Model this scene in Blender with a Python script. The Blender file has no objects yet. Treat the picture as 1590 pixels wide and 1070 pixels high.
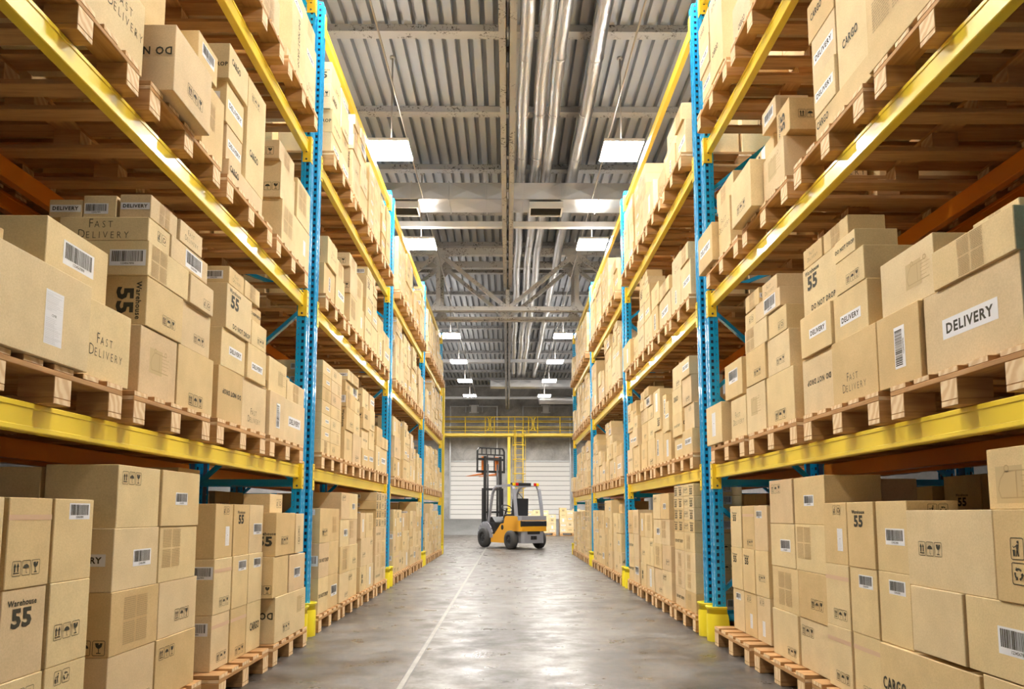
import bpy, math, random
from mathutils import Vector, Matrix

SC = bpy.context.scene
COL = SC.collection
R = math.radians

# ------------------------------------------------------------------ materials
def new_mat(name):
    m = bpy.data.materials.new(name); m.use_nodes = True
    nt = m.node_tree
    return m, nt, nt.nodes['Principled BSDF']

def simple(name, col, rough=.5, metal=0., coat=0., spec=.5):
    m, nt, b = new_mat(name)
    b.inputs['Base Color'].default_value = (*col, 1)
    b.inputs['Roughness'].default_value = rough
    b.inputs['Metallic'].default_value = metal
    b.inputs['Coat Weight'].default_value = coat
    b.inputs['Coat Roughness'].default_value = .08
    b.inputs['Specular IOR Level'].default_value = spec
    return m

def ramp(nt, src, stops):
    r = nt.nodes.new('ShaderNodeValToRGB')
    e = r.color_ramp.elements
    while len(e) < len(stops): e.new(.5)
    for i, (p, c) in enumerate(stops):
        e[i].position = p
        e[i].color = (*c, 1) if len(c) == 3 else c
    nt.links.new(src, r.inputs[0])
    return r.outputs[0]

def noise(nt, vec, scale, detail=4, rough=.55, dist=0.):
    n = nt.nodes.new('ShaderNodeTexNoise')
    n.inputs['Scale'].default_value = scale
    n.inputs['Detail'].default_value = detail
    n.inputs['Roughness'].default_value = rough
    n.inputs['Distortion'].default_value = dist
    if vec is not None: nt.links.new(vec, n.inputs['Vector'])
    return n.outputs['Fac']

def coords(nt, out='Object', scale=(1, 1, 1)):
    t = nt.nodes.new('ShaderNodeTexCoord')
    mp = nt.nodes.new('ShaderNodeMapping')
    mp.inputs['Scale'].default_value = scale
    nt.links.new(t.outputs[out], mp.inputs['Vector'])
    return mp.outputs['Vector']

def worldpos(nt, scale=(1, 1, 1)):
    t = nt.nodes.new('ShaderNodeNewGeometry')
    mp = nt.nodes.new('ShaderNodeMapping')
    mp.inputs['Scale'].default_value = scale
    nt.links.new(t.outputs['Position'], mp.inputs['Vector'])
    return mp.outputs['Vector']

def mix(nt, fac, a, b, mode='MIX'):
    m = nt.nodes.new('ShaderNodeMix'); m.data_type = 'RGBA'; m.blend_type = mode
    for sock, v in ((m.inputs[0], fac), (m.inputs[6], a), (m.inputs[7], b)):
        if isinstance(v, (int, float)): sock.default_value = v
        elif isinstance(v, tuple): sock.default_value = (*v, 1)
        else: nt.links.new(v, sock)
    return m.outputs[2]

def bump(nt, b, h, strength=.2, dist=.01):
    n = nt.nodes.new('ShaderNodeBump')
    n.inputs['Strength'].default_value = strength
    n.inputs['Distance'].default_value = dist
    nt.links.new(h, n.inputs['Height'])
    nt.links.new(n.outputs['Normal'], b.inputs['Normal'])

def kraft():
    m, nt, b = new_mat('cardboard')
    g = nt.nodes.new('ShaderNodeNewGeometry')
    oi = nt.nodes.new('ShaderNodeObjectInfo')
    ad = nt.nodes.new('ShaderNodeMath'); ad.operation = 'ADD'
    nt.links.new(g.outputs['Random Per Island'], ad.inputs[0])
    nt.links.new(oi.outputs['Random'], ad.inputs[1])
    fr = nt.nodes.new('ShaderNodeMath'); fr.operation = 'FRACT'
    nt.links.new(ad.outputs[0], fr.inputs[0])
    base = ramp(nt, fr.outputs[0], [(0, (.66, .475, .23)), (.3, (.735, .56, .295)), (.55, (.77, .61, .335)), (.8, (.75, .595, .355)), (1, (.70, .525, .31))])
    fib = ramp(nt, noise(nt, worldpos(nt, (1, 1, 1)), 160, 3), [(.3, (.93, .92, .90)), (.7, (1.06, 1.06, 1.07))])
    blot = ramp(nt, noise(nt, worldpos(nt), 7, 3), [(.35, (.95, .945, .93)), (.65, (1.04, 1.04, 1.04))])
    c = mix(nt, 1., mix(nt, 1., base, fib, 'MULTIPLY'), blot, 'MULTIPLY')
    nt.links.new(c, b.inputs['Base Color'])
    b.inputs['Roughness'].default_value = .72
    b.inputs['Specular IOR Level'].default_value = .3
    return m

def wood(name, sc, light, dark):
    m, nt, b = new_mat(name)
    v = worldpos(nt, sc)
    oi = nt.nodes.new('ShaderNodeObjectInfo')
    grain = noise(nt, v, 1., 5, .6, .8)
    c = ramp(nt, grain, [(.3, dark), (.5, tuple((a + d) / 2 for a, d in zip(light, dark))), (.72, light)])
    tint = ramp(nt, oi.outputs['Random'], [(0, (.88, .86, .83)), (1, (1.08, 1.06, 1.04))])
    nt.links.new(mix(nt, 1., c, tint, 'MULTIPLY'), b.inputs['Base Color'])
    b.inputs['Roughness'].default_value = .7
    b.inputs['Specular IOR Level'].default_value = .25
    bump(nt, b, grain, .15, .004)
    return m

def endgrain():
    m, nt, b = new_mat('end_grain')
    v = worldpos(nt)
    w = nt.nodes.new('ShaderNodeTexWave'); w.wave_type = 'RINGS'; w.rings_direction = 'SPHERICAL'
    w.inputs['Scale'].default_value = 9.; w.inputs['Distortion'].default_value = 5.
    w.inputs['Detail'].default_value = 2.; w.inputs['Detail Scale'].default_value = 1.4
    nt.links.new(v, w.inputs['Vector'])
    c = ramp(nt, w.outputs['Fac'], [(.1, (.74, .50, .26)), (.9, (.88, .68, .42))])
    nt.links.new(c, b.inputs['Base Color']); b.inputs['Roughness'].default_value = .75
    return m

def floor_mat():
    m, nt, b = new_mat('polished_concrete')
    v = worldpos(nt); vs = worldpos(nt, (1.0, 1.15, 1))
    big = noise(nt, vs, .8, 7, .6, .5)
    c = ramp(nt, big, [(.30, (.046, .036, .028)), (.44, (.078, .066, .056)), (.55, (.110, .098, .088)), (.70, (.165, .153, .142))])
    st = ramp(nt, noise(nt, worldpos(nt, (1, 1.2, 1)), 2.6, 8, .68, .3), [(.28, (.50, .46, .42)), (.50, (1, 1, 1)), (.72, (1.55, 1.55, 1.55))])
    fine = ramp(nt, noise(nt, v, 38, 6, .75), [(.3, (.66, .65, .64)), (.68, (1.22, 1.22, 1.22))])
    c = mix(nt, 1., mix(nt, 1., c, st, 'MULTIPLY'), fine, 'MULTIPLY')
    stain = ramp(nt, noise(nt, worldpos(nt, (1, .7, 1)), 1.1, 6, .6, .8), [(.54, (1, 1, 1)), (.66, (.74, .67, .60)), (.80, (.52, .44, .37))])
    c = mix(nt, 1., c, stain, 'MULTIPLY')
    nt.links.new(c, b.inputs['Base Color'])
    rr = ramp(nt, noise(nt, vs, 3.2, 6, .65), [(.32, (.22, .22, .22)), (.66, (.55, .55, .55))])
    nt.links.new(rr, b.inputs['Roughness'])
    bump(nt, b, noise(nt, v, 22, 8, .7), .14, .01)
    b.inputs['Specular IOR Level'].default_value = .45
    return m

def concrete(name, a, c_, scale=1.2):
    m, nt, b = new_mat(name)
    v = worldpos(nt)
    n1 = noise(nt, v, scale, 8, .65, .5)
    c = ramp(nt, n1, [(.3, a), (.7, c_)])
    f = ramp(nt, noise(nt, v, scale * 14, 5, .7), [(.3, (.85, .85, .85)), (.7, (1.1, 1.1, 1.1))])
    nt.links.new(mix(nt, 1., c, f, 'MULTIPLY'), b.inputs['Base Color'])
    b.inputs['Roughness'].default_value = .8
    bump(nt, b, n1, .2, .02)
    return m

def speckled(name, col, speck):
    m, nt, b = new_mat(name)
    v = worldpos(nt)
    n1 = noise(nt, v, 26, 4, .6, .9)
    n2 = noise(nt, v, 3.0, 3, .5)
    f1 = ramp(nt, n1, [(.555, (0, 0, 0)), (.585, (1, 1, 1))])
    f2 = ramp(nt, n2, [(.47, (0, 0, 0)), (.54, (1, 1, 1))])
    f = mix(nt, 1., f1, f2, 'MULTIPLY')
    nt.links.new(mix(nt, f, col, speck), b.inputs['Base Color'])
    b.inputs['Roughness'].default_value = .55
    return m

def foil(name, col, rough, sc, strength):
    m, nt, b = new_mat(name)
    b.inputs['Base Color'].default_value = (*col, 1)
    b.inputs['Metallic'].default_value = 1.
    b.inputs['Roughness'].default_value = rough
    n1 = noise(nt, worldpos(nt, (1, .6, 1)), sc, 4, .6, .5)
    bump(nt, b, n1, strength, .02)
    return m

def emissive(name, col, s):
    m, nt, b = new_mat(name)
    b.inputs['Base Color'].default_value = (.9, .9, .9, 1)
    b.inputs['Emission Color'].default_value = (*col, 1)
    b.inputs['Emission Strength'].default_value = s
    return m

M = {}
M['card'] = kraft()
M['ink'] = simple('black_print', (.045, .038, .02), .7)
M['faint'] = simple('brown_print', (.50, .355, .17), .7)
M['patch'] = simple('faded_print_patch', (.60, .45, .225), .7)
M['pink'] = simple('tape_line', (.70, .47, .30), .5)
M['paper'] = simple('white_paper', (.86, .86, .88), .6)
M['grey_print'] = simple('grey_print', (.62, .62, .64), .6)
WL, WD = (.63, .38, .17), (.42, .225, .088)
M['wood_x'] = wood('wood_grain_across', (3, 34, 34), WL, WD)
M['wood_y'] = wood('wood_grain_along', (34, 3, 34), WL, WD)
M['end'] = endgrain()
M['yellow'] = simple('yellow_beam_paint', (.98, .73, .05), .36, 0, .3)
M['orange_beam'] = simple('rear_orange_paint', (.80, .25, .02), .35, 0, .2)
M['blue'] = simple('blue_post_paint', (.010, .38, .74), .25, 0, .5)
M['inner'] = simple('post_hole_shade', (.006, .02, .055), .6)  # near-black blue standing in for the shade seen through the post holes
M['steel'] = simple('zinc_bolt', (.12, .12, .13), .4, .7)
M['bollard'] = simple('yellow_plastic', (.90, .74, .03), .4)
M['floor'] = floor_mat()
M['line'] = concrete('white_floor_line', (.30, .285, .265), (.42, .40, .375), 9)
M['wall'] = concrete('raw_concrete_wall', (.27, .262, .25), (.60, .585, .565), 1.3)
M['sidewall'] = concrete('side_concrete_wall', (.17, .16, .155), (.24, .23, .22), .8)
M['ramp'] = concrete('ramp_concrete', (.20, .198, .195), (.26, .257, .253), 1.5)
M['deck'] = simple('corrugated_deck', (.42, .435, .46), .45, .2)
M['beamgrey'] = speckled('grey_painted_steel', (.43, .42, .41), (.09, .08, .07))
M['truss'] = speckled('pale_truss_steel', (.60, .59, .575), (.16, .14, .125))
M['whitebar'] = simple('white_painted_bar', (.86, .86, .86), .4)
M['foil'] = foil('silver_foil_lagging', (.74, .72, .70), .30, 30, .5)
M['galv'] = foil('galvanised_sheet', (.80, .79, .78), .36, 5, .25)
M['dark'] = simple('dark_louvre', (.06, .055, .05), .6)
M['rod'] = simple('bronze_rod', (.42, .38, .34), .4, .6)
M['lamp'] = emissive('lit_panel', (1., .965, .91), 120.)
M['lamptop'] = emissive('lit_panel_top', (1., .965, .91), 10.)
M['door'] = simple('roller_door_white', (.78, .755, .72), .5)
M['doorgap'] = simple('roller_door_seam', (.30, .28, .26), .6)
M['rail'] = simple('steel_guide', (.50, .50, .50), .4, .6)
M['gate'] = simple('yellow_catwalk_paint', (.85, .58, .03), .4)
M['f_orange'] = simple('forklift_orange', (.98, .46, .02), .3, 0, .3)
M['f_grey'] = simple('forklift_grey', (.36, .36, .39), .45)
M['black'] = simple('black_plastic', (.02, .02, .021), .5)
M['mast'] = simple('mast_black_steel', (.045, .043, .042), .4, .3)
M['tyre'] = simple('rubber', (.075, .072, .07), .8)
M['hub'] = simple('wheel_hub', (.05, .05, .05), .5, .4)
M['fork'] = simple('fork_orange', (.80, .22, .03), .4)
M['red'] = simple('red_lens', (.75, .02, .015), .25)
M['amber'] = simple('amber_lens', (.95, .62, .02), .25)
M['clear'] = simple('white_lens', (.9, .9, .9), .2)

# ------------------------------------------------------------------ mesh building
class MB:
    """collects faces with material keys and builds one mesh object"""
    def __init__(s): s.v, s.f, s.m, s.keys, s.sm = [], [], [], [], []
    def key(s, k):
        if k not in s.keys: s.keys.append(k)
        return s.keys.index(k)
    def add(s, verts, faces, mat, smooth=False):
        b = len(s.v); s.v.extend(verts); i = s.key(mat)
        for f in faces:
            s.f.append([b + q for q in f]); s.m.append(i); s.sm.append(smooth)
    def box(s, lo, hi, mat, c=0., ends=None, endmat=None):
        """chamfered box; faces whose axis is ENDS take ENDMAT"""
        (x0, y0, z0), (x1, y1, z1) = lo, hi
        if c <= 0:
            v = [(x, y, z) for x in (x0, x1) for y in (y0, y1) for z in (z0, z1)]
            fs = {0: [(0, 1, 3, 2), (4, 6, 7, 5)], 1: [(0, 4, 5, 1), (2, 3, 7, 6)], 2: [(0, 2, 6, 4), (1, 5, 7, 3)]}
            b = len(s.v); s.v.extend(v)
            for ax, ff in fs.items():
                i = s.key(endmat if ax == ends and endmat else mat)
                for f in ff: s.f.append([b + q for q in f]); s.m.append(i); s.sm.append(False)
            return
        P = (lo, hi); b = len(s.v); idx = {}
        for ax in range(3):
            for sd in (0, 1):
                for a in (0, 1):
                    for d in (0, 1):
                        o = [0, 0, 0]; A, D = (ax + 1) % 3, (ax + 2) % 3
                        o[ax] = P[sd][ax]
                        o[A] = P[a][A] + (c if a == 0 else -c)
                        o[D] = P[d][D] + (c if d == 0 else -c)
                        sig = [0, 0, 0]; sig[ax] = sd; sig[A] = a; sig[D] = d
                        idx[(ax, tuple(sig))] = len(s.v); s.v.append(tuple(o))
        mi = s.key(mat); ei = s.key(endmat) if endmat else mi
        def face(f, k):
            s.f.append(f); s.m.append(k); s.sm.append(False)
        for ax in range(3):
            A, D = (ax + 1) % 3, (ax + 2) % 3
            for sd in (0, 1):
                q = []
                for a, d in ((0, 0), (1, 0), (1, 1), (0, 1)):
                    sig = [0, 0, 0]; sig[ax] = sd; sig[A] = a; sig[D] = d
                    q.append(idx[(ax, tuple(sig))])
                if sd == 0: q.reverse()
                face(q, ei if ax == ends else mi)
            for a in (0, 1):
                for d in (0, 1):      # edge along ax between faces A=a and D=d
                    s0 = [0, 0, 0]; s0[A] = a; s0[D] = d; s1 = list(s0); s1[ax] = 1
                    q = [idx[(A, tuple(s0))], idx[(A, tuple(s1))], idx[(D, tuple(s1))], idx[(D, tuple(s0))]]
                    if a == d: q.reverse()
                    face(q, mi)
        for x in (0, 1):
            for y in (0, 1):
                for z in (0, 1):
                    q = [idx[(ax, (x, y, z))] for ax in range(3)]
                    if (x + y + z) % 2 == 0: q.reverse()
                    face(q, mi)
    def bar(s, a, b_, w, h, mat, up=(0, 0, 1)):
        """rectangular bar from a to b, w across, h along up"""
        a, b_ = Vector(a), Vector(b_); d = (b_ - a).normalized(); u = Vector(up)
        if abs(d.dot(u)) > .98: u = Vector((1, 0, 0))
        r = d.cross(u).normalized(); u = r.cross(d).normalized()
        v = [tuple(p + r * (sx * w / 2) + u * (sz * h / 2)) for p in (a, b_) for sx, sz in ((-1, -1), (1, -1), (1, 1), (-1, 1))]
        s.add(v, [(3, 2, 1, 0), (4, 5, 6, 7), (0, 1, 5, 4), (1, 2, 6, 5), (2, 3, 7, 6), (3, 0, 4, 7)], mat)
    def tube(s, pts, r, mat, n=10, cap=True, closed=False):
        pts = [Vector(p) for p in pts]; v = []; f = []
        rr = r if isinstance(r, (list, tuple)) else [r] * len(pts)
        ref = None
        for i, p in enumerate(pts):
            if closed: d = pts[(i + 1) % len(pts)] - pts[i - 1]
            else: d = pts[min(i + 1, len(pts) - 1)] - pts[max(i - 1, 0)]
            d.normalize()
            if ref is None:
                ref = Vector((0, 0, 1)) if abs(d.z) < .9 else Vector((1, 0, 0))
            a = d.cross(ref).normalized(); b = d.cross(a).normalized(); ref = a.cross(d).normalized()
            for k in range(n):
                t = 2 * math.pi * k / n
                v.append(tuple(p + (a * math.cos(t) + b * math.sin(t)) * rr[i]))
        m = len(pts)
        for i in range(m if closed else m - 1):
            for k in range(n):
                j = (i + 1) % m
                f.append((i * n + k, i * n + (k + 1) % n, j * n + (k + 1) % n, j * n + k))
        s.add(v, f, mat, True)
        if cap and not closed:
            b0 = len(s.v) - len(v); i = s.key(mat)
            s.f.append([b0 + k for k in range(n)][::-1]); s.m.append(i); s.sm.append(False)
            s.f.append([b0 + (m - 1) * n + k for k in range(n)]); s.m.append(i); s.sm.append(False)
    def lathe(s, prof, mat, n=24, axis='x', at=(0, 0, 0)):
        """profile of (along, radius) revolved about AXIS"""
        v, f = [], []
        for a, r in prof:
            for k in range(n):
                t = 2 * math.pi * k / n; c, q = r * math.cos(t), r * math.sin(t)
                p = (a, c, q) if axis == 'x' else (c, a, q) if axis == 'y' else (c, q, a)
                v.append(tuple(at[i] + p[i] for i in range(3)))
        for i in range(len(prof) - 1):
            for k in range(n):
                f.append((i * n + k, i * n + (k + 1) % n, (i + 1) * n + (k + 1) % n, (i + 1) * n + k))
        s.add(v, f, mat, True)
    def prism(s, poly, axis, a0, a1, mat):
        """2D polygon extruded along axis: 'x' poly=(y,z), 'y' poly=(x,z), 'z' poly=(x,y)"""
        def P(p, a): return (a, p[0], p[1]) if axis == 'x' else (p[0], a, p[1]) if axis == 'y' else (p[0], p[1], a)
        n = len(poly); v = [P(p, a0) for p in poly] + [P(p, a1) for p in poly]
        s.add(v, [tuple(range(n))[::-1], tuple(range(n, 2 * n))] + [(i, (i + 1) % n, n + (i + 1) % n, n + i) for i in range(n)], mat)
    def mesh(s, name):
        me = bpy.data.meshes.new(name)
        me.from_pydata(s.v, [], s.f)
        for k in s.keys: me.materials.append(M[k])
        me.polygons.foreach_set('material_index', s.m)
        me.polygons.foreach_set('use_smooth', s.sm)
        me.update()
        return me
    def build(s, name, parent=None, loc=(0, 0, 0)):
        return link(name, s.mesh(name), parent, loc)

def link(name, data, parent=None, loc=(0, 0, 0)):
    o = bpy.data.objects.new(name, data); COL.objects.link(o); o.location = loc
    if parent is not None: o.parent = parent
    return o

def tag(o, label, cat=None, group=None, kind=None):
    o['label'] = label
    assert 4 <= len(label.split()) <= 16, label
    if cat: o['category'] = cat
    if group: o['group'] = group
    if kind: o['kind'] = kind
    return o

def empty(name, loc, rz=0.):
    o = bpy.data.objects.new(name, None); COL.objects.link(o)
    o.location = loc; o.rotation_euler = (0, 0, rz); o.empty_display_size = .1
    return o

def kids(o): return [c for c in bpy.data.objects if c.parent == o]

def fix_normals(o):
    import bmesh
    bm = bmesh.new(); bm.from_mesh(o.data)
    bmesh.ops.recalc_face_normals(bm, faces=bm.faces); bm.to_mesh(o.data); bm.free()
    return o

# ------------------------------------------------------------------ print and label artwork (flat, metres)
_tc = {}
def text2d(s, size=1., bold=0., sx=1., space=1.):
    k = (s, bold, space)
    if k not in _tc:
        cu = bpy.data.curves.new('t', 'FONT'); cu.body = s; cu.size = 1.; cu.offset = bold
        cu.space_character = space; cu.resolution_u = 2
        ob = bpy.data.objects.new('t', cu)
        me = bpy.data.meshes.new_from_object(ob)
        vs = [(v.co.x, v.co.y) for v in me.vertices]; fs = [tuple(p.vertices) for p in me.polygons]
        bpy.data.objects.remove(ob); bpy.data.curves.remove(cu); bpy.data.meshes.remove(me)
        x0 = min(v[0] for v in vs); x1 = max(v[0] for v in vs); y0 = min(v[1] for v in vs); y1 = max(v[1] for v in vs)
        vs = [(x - (x0 + x1) / 2, y - (y0 + y1) / 2) for x, y in vs]
        _tc[k] = (vs, fs, x1 - x0, y1 - y0)
    vs, fs, w, h = _tc[k]
    q = size / h
    return [(x * q * sx, y * q) for x, y in vs], fs, w * q * sx, size

class Art:
    def __init__(s): s.p = []
    def poly(s, pts, mat): s.p.append((mat, list(pts), [tuple(range(len(pts)))]))
    def rect(s, x0, y0, x1, y1, mat): s.poly([(x0, y0), (x1, y0), (x1, y1), (x0, y1)], mat)
    def ring(s, outer, inner, mat):
        n = len(outer); s.p.append((mat, outer + inner, [(i, (i + 1) % n, n + (i + 1) % n, n + i) for i in range(n)]))
    def text(s, t, x, y, size, mat, bold=0., sx=1., space=1.):
        vs, fs, w, h = text2d(t, size, bold, sx, space)
        s.p.append((mat, [(a + x, b + y) for a, b in vs], fs)); return w
    def stroke(s, pts, w, mat):
        for (x0, y0), (x1, y1) in zip(pts, pts[1:]):
            dx, dy = x1 - x0, y1 - y0; L = math.hypot(dx, dy) or 1; nx, ny = -dy / L * w / 2, dx / L * w / 2
            s.poly([(x0 + nx, y0 + ny), (x0 - nx, y0 - ny), (x1 - nx, y1 - ny), (x1 + nx, y1 + ny)], mat)
    def merge(s, o, x=0, y=0, k=1., rot=0):
        c, q = math.cos(rot), math.sin(rot)
        for m, vs, fs in o.p: s.p.append((m, [(x + k * (a * c - b * q), y + k * (a * q + b * c)) for a, b in vs], fs))

def rrect(w, h, r, n=3):
    out = []
    for cx, cy, a0 in ((w / 2 - r, h / 2 - r, 0), (-w / 2 + r, h / 2 - r, 90), (-w / 2 + r, -h / 2 + r, 180), (w / 2 - r, -h / 2 + r, 270)):
        for i in range(n + 1):
            t = R(a0 + 90 * i / n); out.append((cx + r * math.cos(t), cy + r * math.sin(t)))
    return out

def circ(cx, cy, r, n=12, a0=0, a1=360):
    return [(cx + r * math.cos(R(a0 + (a1 - a0) * i / n)), cy + r * math.sin(R(a0 + (a1 - a0) * i / n))) for i in range(n)]

def frame_icon(kind):
    a = Art(); k = 'ink'
    a.ring(rrect(.86, 1., .1), rrect(.79, .93, .07), k)
    if kind == 'up':
        for x in (-.15, .15):
            a.poly([(x - .13, .1), (x + .13, .1), (x, .36)], k); a.rect(x - .055, -.22, x + .055, .1, k)
        a.rect(-.28, -.34, .28, -.27, k)
    elif kind == 'umb':
        pts = [(.3 * math.cos(R(t)), -.02 + .27 * math.sin(R(t))) for t in range(0, 181, 20)]
        a.poly(pts, k); a.rect(-.02, -.32, .02, 0, k); a.stroke([(0, -.32), (.06, -.36), (.1, -.31)], .035, k)
        for i in range(4): a.stroke([(-.26 + i * .15, .40), (-.31 + i * .15, .28)], .022, k)
    elif kind == 'glass':
        a.poly([(-.25, .34), (.02, .34), (-.02, .22), (.08, .26), (.06, .34), (.25, .34), (.2, .1), (.06, -.02), (-.06, -.02), (-.2, .1)], k)
        a.rect(-.025, -.3, .025, 0, k); a.rect(-.15, -.36, .15, -.3, k)
    elif kind == 'man':
        a.poly(circ(.06, .3, .07, 8), k)
        a.stroke([(.05, .2), (.0, -.02)], .12, k); a.stroke([(.03, .17), (-.18, .06)], .05, k)
        a.stroke([(.0, -.02), (.08, -.34)], .06, k); a.stroke([(0, -.02), (-.07, -.34)], .06, k)
        a.poly([(-.3, -.05), (-.14, -.05), (-.17, -.34), (-.27, -.34)], k); a.stroke([(-.27, .12), (-.2, .02)], .05, k)
    elif kind == 'rec':
        for t in (90, 210, 330):
            p = [(.24 * math.cos(R(t + q)), .24 * math.sin(R(t + q)) - .02) for q in (-48, -15, 20)]
            a.stroke(p, .10, k)
            e = p[-1]; d = R(t + 20 + 95)
            a.poly([(e[0] + .13 * math.cos(d), e[1] + .13 * math.sin(d)), (e[0] + .12 * math.cos(R(t + 20)), e[1] + .12 * math.sin(R(t + 20))), (e[0] - .12 * math.cos(R(t + 20)), e[1] - .12 * math.sin(R(t + 20)))], k)
    return a

def icons(kinds, vert=False):
    a = Art(); n = len(kinds)
    for i, q in enumerate(kinds):
        t = (i - (n - 1) / 2)
        if vert: a.merge(frame_icon(q), 0, -t * 1.12)
        else: a.merge(frame_icon(q), t * .98, 0)
    return a, (.86 if vert else .98 * (n - 1) + .86), (1.12 * (n - 1) + 1 if vert else 1.)

def barcode_art():
    a = Art(); rnd = random.Random(5)
    a.rect(-1.35, -.62, 1.35, .62, 'paper'); x = -1.18
    while x < 1.14:
        w = rnd.choice((.025, .045, .075)); a.rect(x, -.3, min(x + w, 1.18), .52, 'ink'); x += w + rnd.choice((.03, .05))
    a.text('1234567890', 0, -.44, .15, 'ink', .01)
    return a, 2.7, 1.24

def del_art():
    a = Art(); a.rect(-2.55, -.62, 2.55, .62, 'paper'); a.text('DELIVERY', 0, 0, .66, 'ink', .034, 1.02, 1.15); return a, 5.1, 1.24

def cmr_art():
    a = Art(); a.rect(-.5, -.95, .5, .95, 'paper'); rnd = random.Random(2); y = .85
    while y > -.9:
        if not -.02 < y < .2:
            a.rect(-.45, y, -.45 + rnd.uniform(.3, .9), y + .012, 'grey_print')
            if rnd.random() < .3: a.rect(-.46, y - .03, .46, y - .024, 'grey_print')
        y -= .06
    a.rect(.0, -.9, .008, -.1, 'grey_print'); a.text('CMR', 0, .09, .085, 'ink', .0, 1.1)
    return a, 1., 1.9

def w55_art():
    a = Art(); a.text('55', 0, -.2, .85, 'ink', .042, 1.2, 1.06); a.text('Warehouse', 0, .46, .27, 'ink', .024, 1.0, 1.1); return a, 1.6, 1.3

def fast_art():
    a = Art(); k = 'ink'
    for cap, tail, x0, y0 in (('F', 'AST', -1.0, .1), ('D', 'ELIVERY', -2.0, -.95)):
        w1 = text2d(cap, .85, -.012, .8)[2]; w2 = text2d(tail, .64, -.012, .82, 1.55)[2]
        a.text(cap, x0 + w1 / 2, y0 + .425, .85, k, -.012, .8); a.text(tail, x0 + w1 + .14 + w2 / 2, y0 + .32, .64, k, -.012, .82, 1.55)
        wid = x0 + w1 + .14 + w2
    a2 = Art(); a2.merge(a, -(wid - 2.0) / 2, 0)
    return a2, wid + 2.0, 1.9

def txt_art():
    a = Art(); rnd = random.Random(9)
    for cx in (-.5, .04):
        for cy in (.0, -.52):
            for i in range(11):
                y = cy + .47 - i * .043; x = cx
                while x < cx + .45:
                    w = rnd.uniform(.03, .09); a.rect(x, y, min(x + w, cx + .47), y + .024, 'faint'); x += w + .012
    return a, 1., 1.

def trk_art():
    a = Art(); k = 'faint'
    a.rect(-.78, -.42, .1, .42, 'patch')
    a.stroke([(-.1, -.3), (-.1, .3), (-.45, .3), (-.62, .12), (-.7, -.1), (-.62, -.3), (-.1, -.3), (.55, -.3)], .03, k)
    a.stroke([(-.1, .3), (.35, .3)], .03, k)
    for x in (-.4, .32): a.ring(circ(x, .36, .09, 10), circ(x, .36, .06, 10), k)
    for i, w in enumerate((.55, .45, .5, .35)): a.rect(.05, .18 - i * .12, .05 + w, .195 - i * .12, k)
    return a, 1.4, .8

def line_art(t, bold, sx, space=1.):
    a = Art(); w = a.text(t, 0, 0, 1., 'ink', bold, sx, space); return a, w, 1.

ART = {
    'ico': icons(('up', 'umb', 'glass')), 'rec': icons(('man', 'rec')), 'recv': icons(('man', 'rec'), True),
    'glass': icons(('umb', 'glass')), 'bar': barcode_art(), 'del': del_art(), 'cmr': cmr_art(), 'w55': w55_art(), 'fast': fast_art(),
    'txt': txt_art(), 'trk': trk_art(), 'cargo': line_art('CARGO', .028, .68, 1.12), 'dnd': line_art('DO NOT DROP', .026, .92, 1.16),
}
_t = Art(); _t.rect(-.5, -.04, .5, .04, 'pink'); ART['tape'] = (_t, 1., .08)
STICK = {'bar': 'barcode_label', 'del': 'delivery_label', 'cmr': 'document_sheet'}
# default place on the face (fractions) and height in metres
DEF = {'ico': (.62, .2, .046), 'rec': (.62, .82, .046), 'recv': (.6, .5, .12), 'glass': (.85, .2, .06), 'bar': (.6, .68, .072), 'del': (.58, .52, .055),
       'cmr': (.55, .45, .17), 'w55': (.5, .72, .085), 'fast': (.58, .3, .10), 'txt': (.5, .48, .17), 'trk': (.55, .55, .11),
       'cargo': (.5, .3, .04), 'dnd': (.5, .45, .024), 'tape': (.5, .78, 1.)}

def parse(mk):
    """'bar@.5,.5,.1r' -> (type, cu, cz, h, rot)"""
    out = []
    for t in filter(None, mk.split('+')):
        rot = 0
        if '/' in t: t, q = t.split('/'); rot = int(q)
        n, _, p = t.partition('@')
        d = list(DEF[n])
        if p:
            for i, x in enumerate(p.split(',')):
                if x: d[i] = float(x)
        out.append((n, d[0], d[1], d[2], R(rot)))
    return out

def face_marks(mk, w, h):
    """[(type, centre u, centre z, scale, rot)] on a face w wide, h high, kept inside it"""
    out = []
    for n, cu, cz, hh, rot in parse(mk):
        _, aw, ah = ART[n]
        k = w if n == 'tape' else hh / ah
        a, b = aw * k, ah * k
        if abs(math.sin(rot)) > .5: a, b = b, a
        if n != 'tape':
            q = min(1, .93 * w / a, .93 * h / b); k *= q; a *= q; b *= q
        u = min(max(cu * w, a / 2 + .03 * w), w - a / 2 - .03 * w) if a < .95 * w else w / 2
        z = min(max(cz * h, b / 2 + .03 * h), h - b / 2 - .03 * h) if b < .95 * h else h / 2
        out.append((n, u - w / 2, z - h / 2, k, rot))
    return out

def stamp(mb, art, org, U, N, eps, k, rot):
    """lay flat art on a plane: org centre, U right, Z up, N outward"""
    c, q = math.cos(rot), math.sin(rot)
    for mat, vs, fs in art.p:
        e = eps + (.0006 if mat in ('ink', 'grey_print', 'faint') else 0)
        pts = []
        for a, b in vs:
            x, z = k * (a * c - b * q), k * (a * q + b * c)
            pts.append((org[0] + U[0] * x + N[0] * e, org[1] + U[1] * x + N[1] * e, org[2] + z))
        mb.add(pts, fs, mat)

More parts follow.
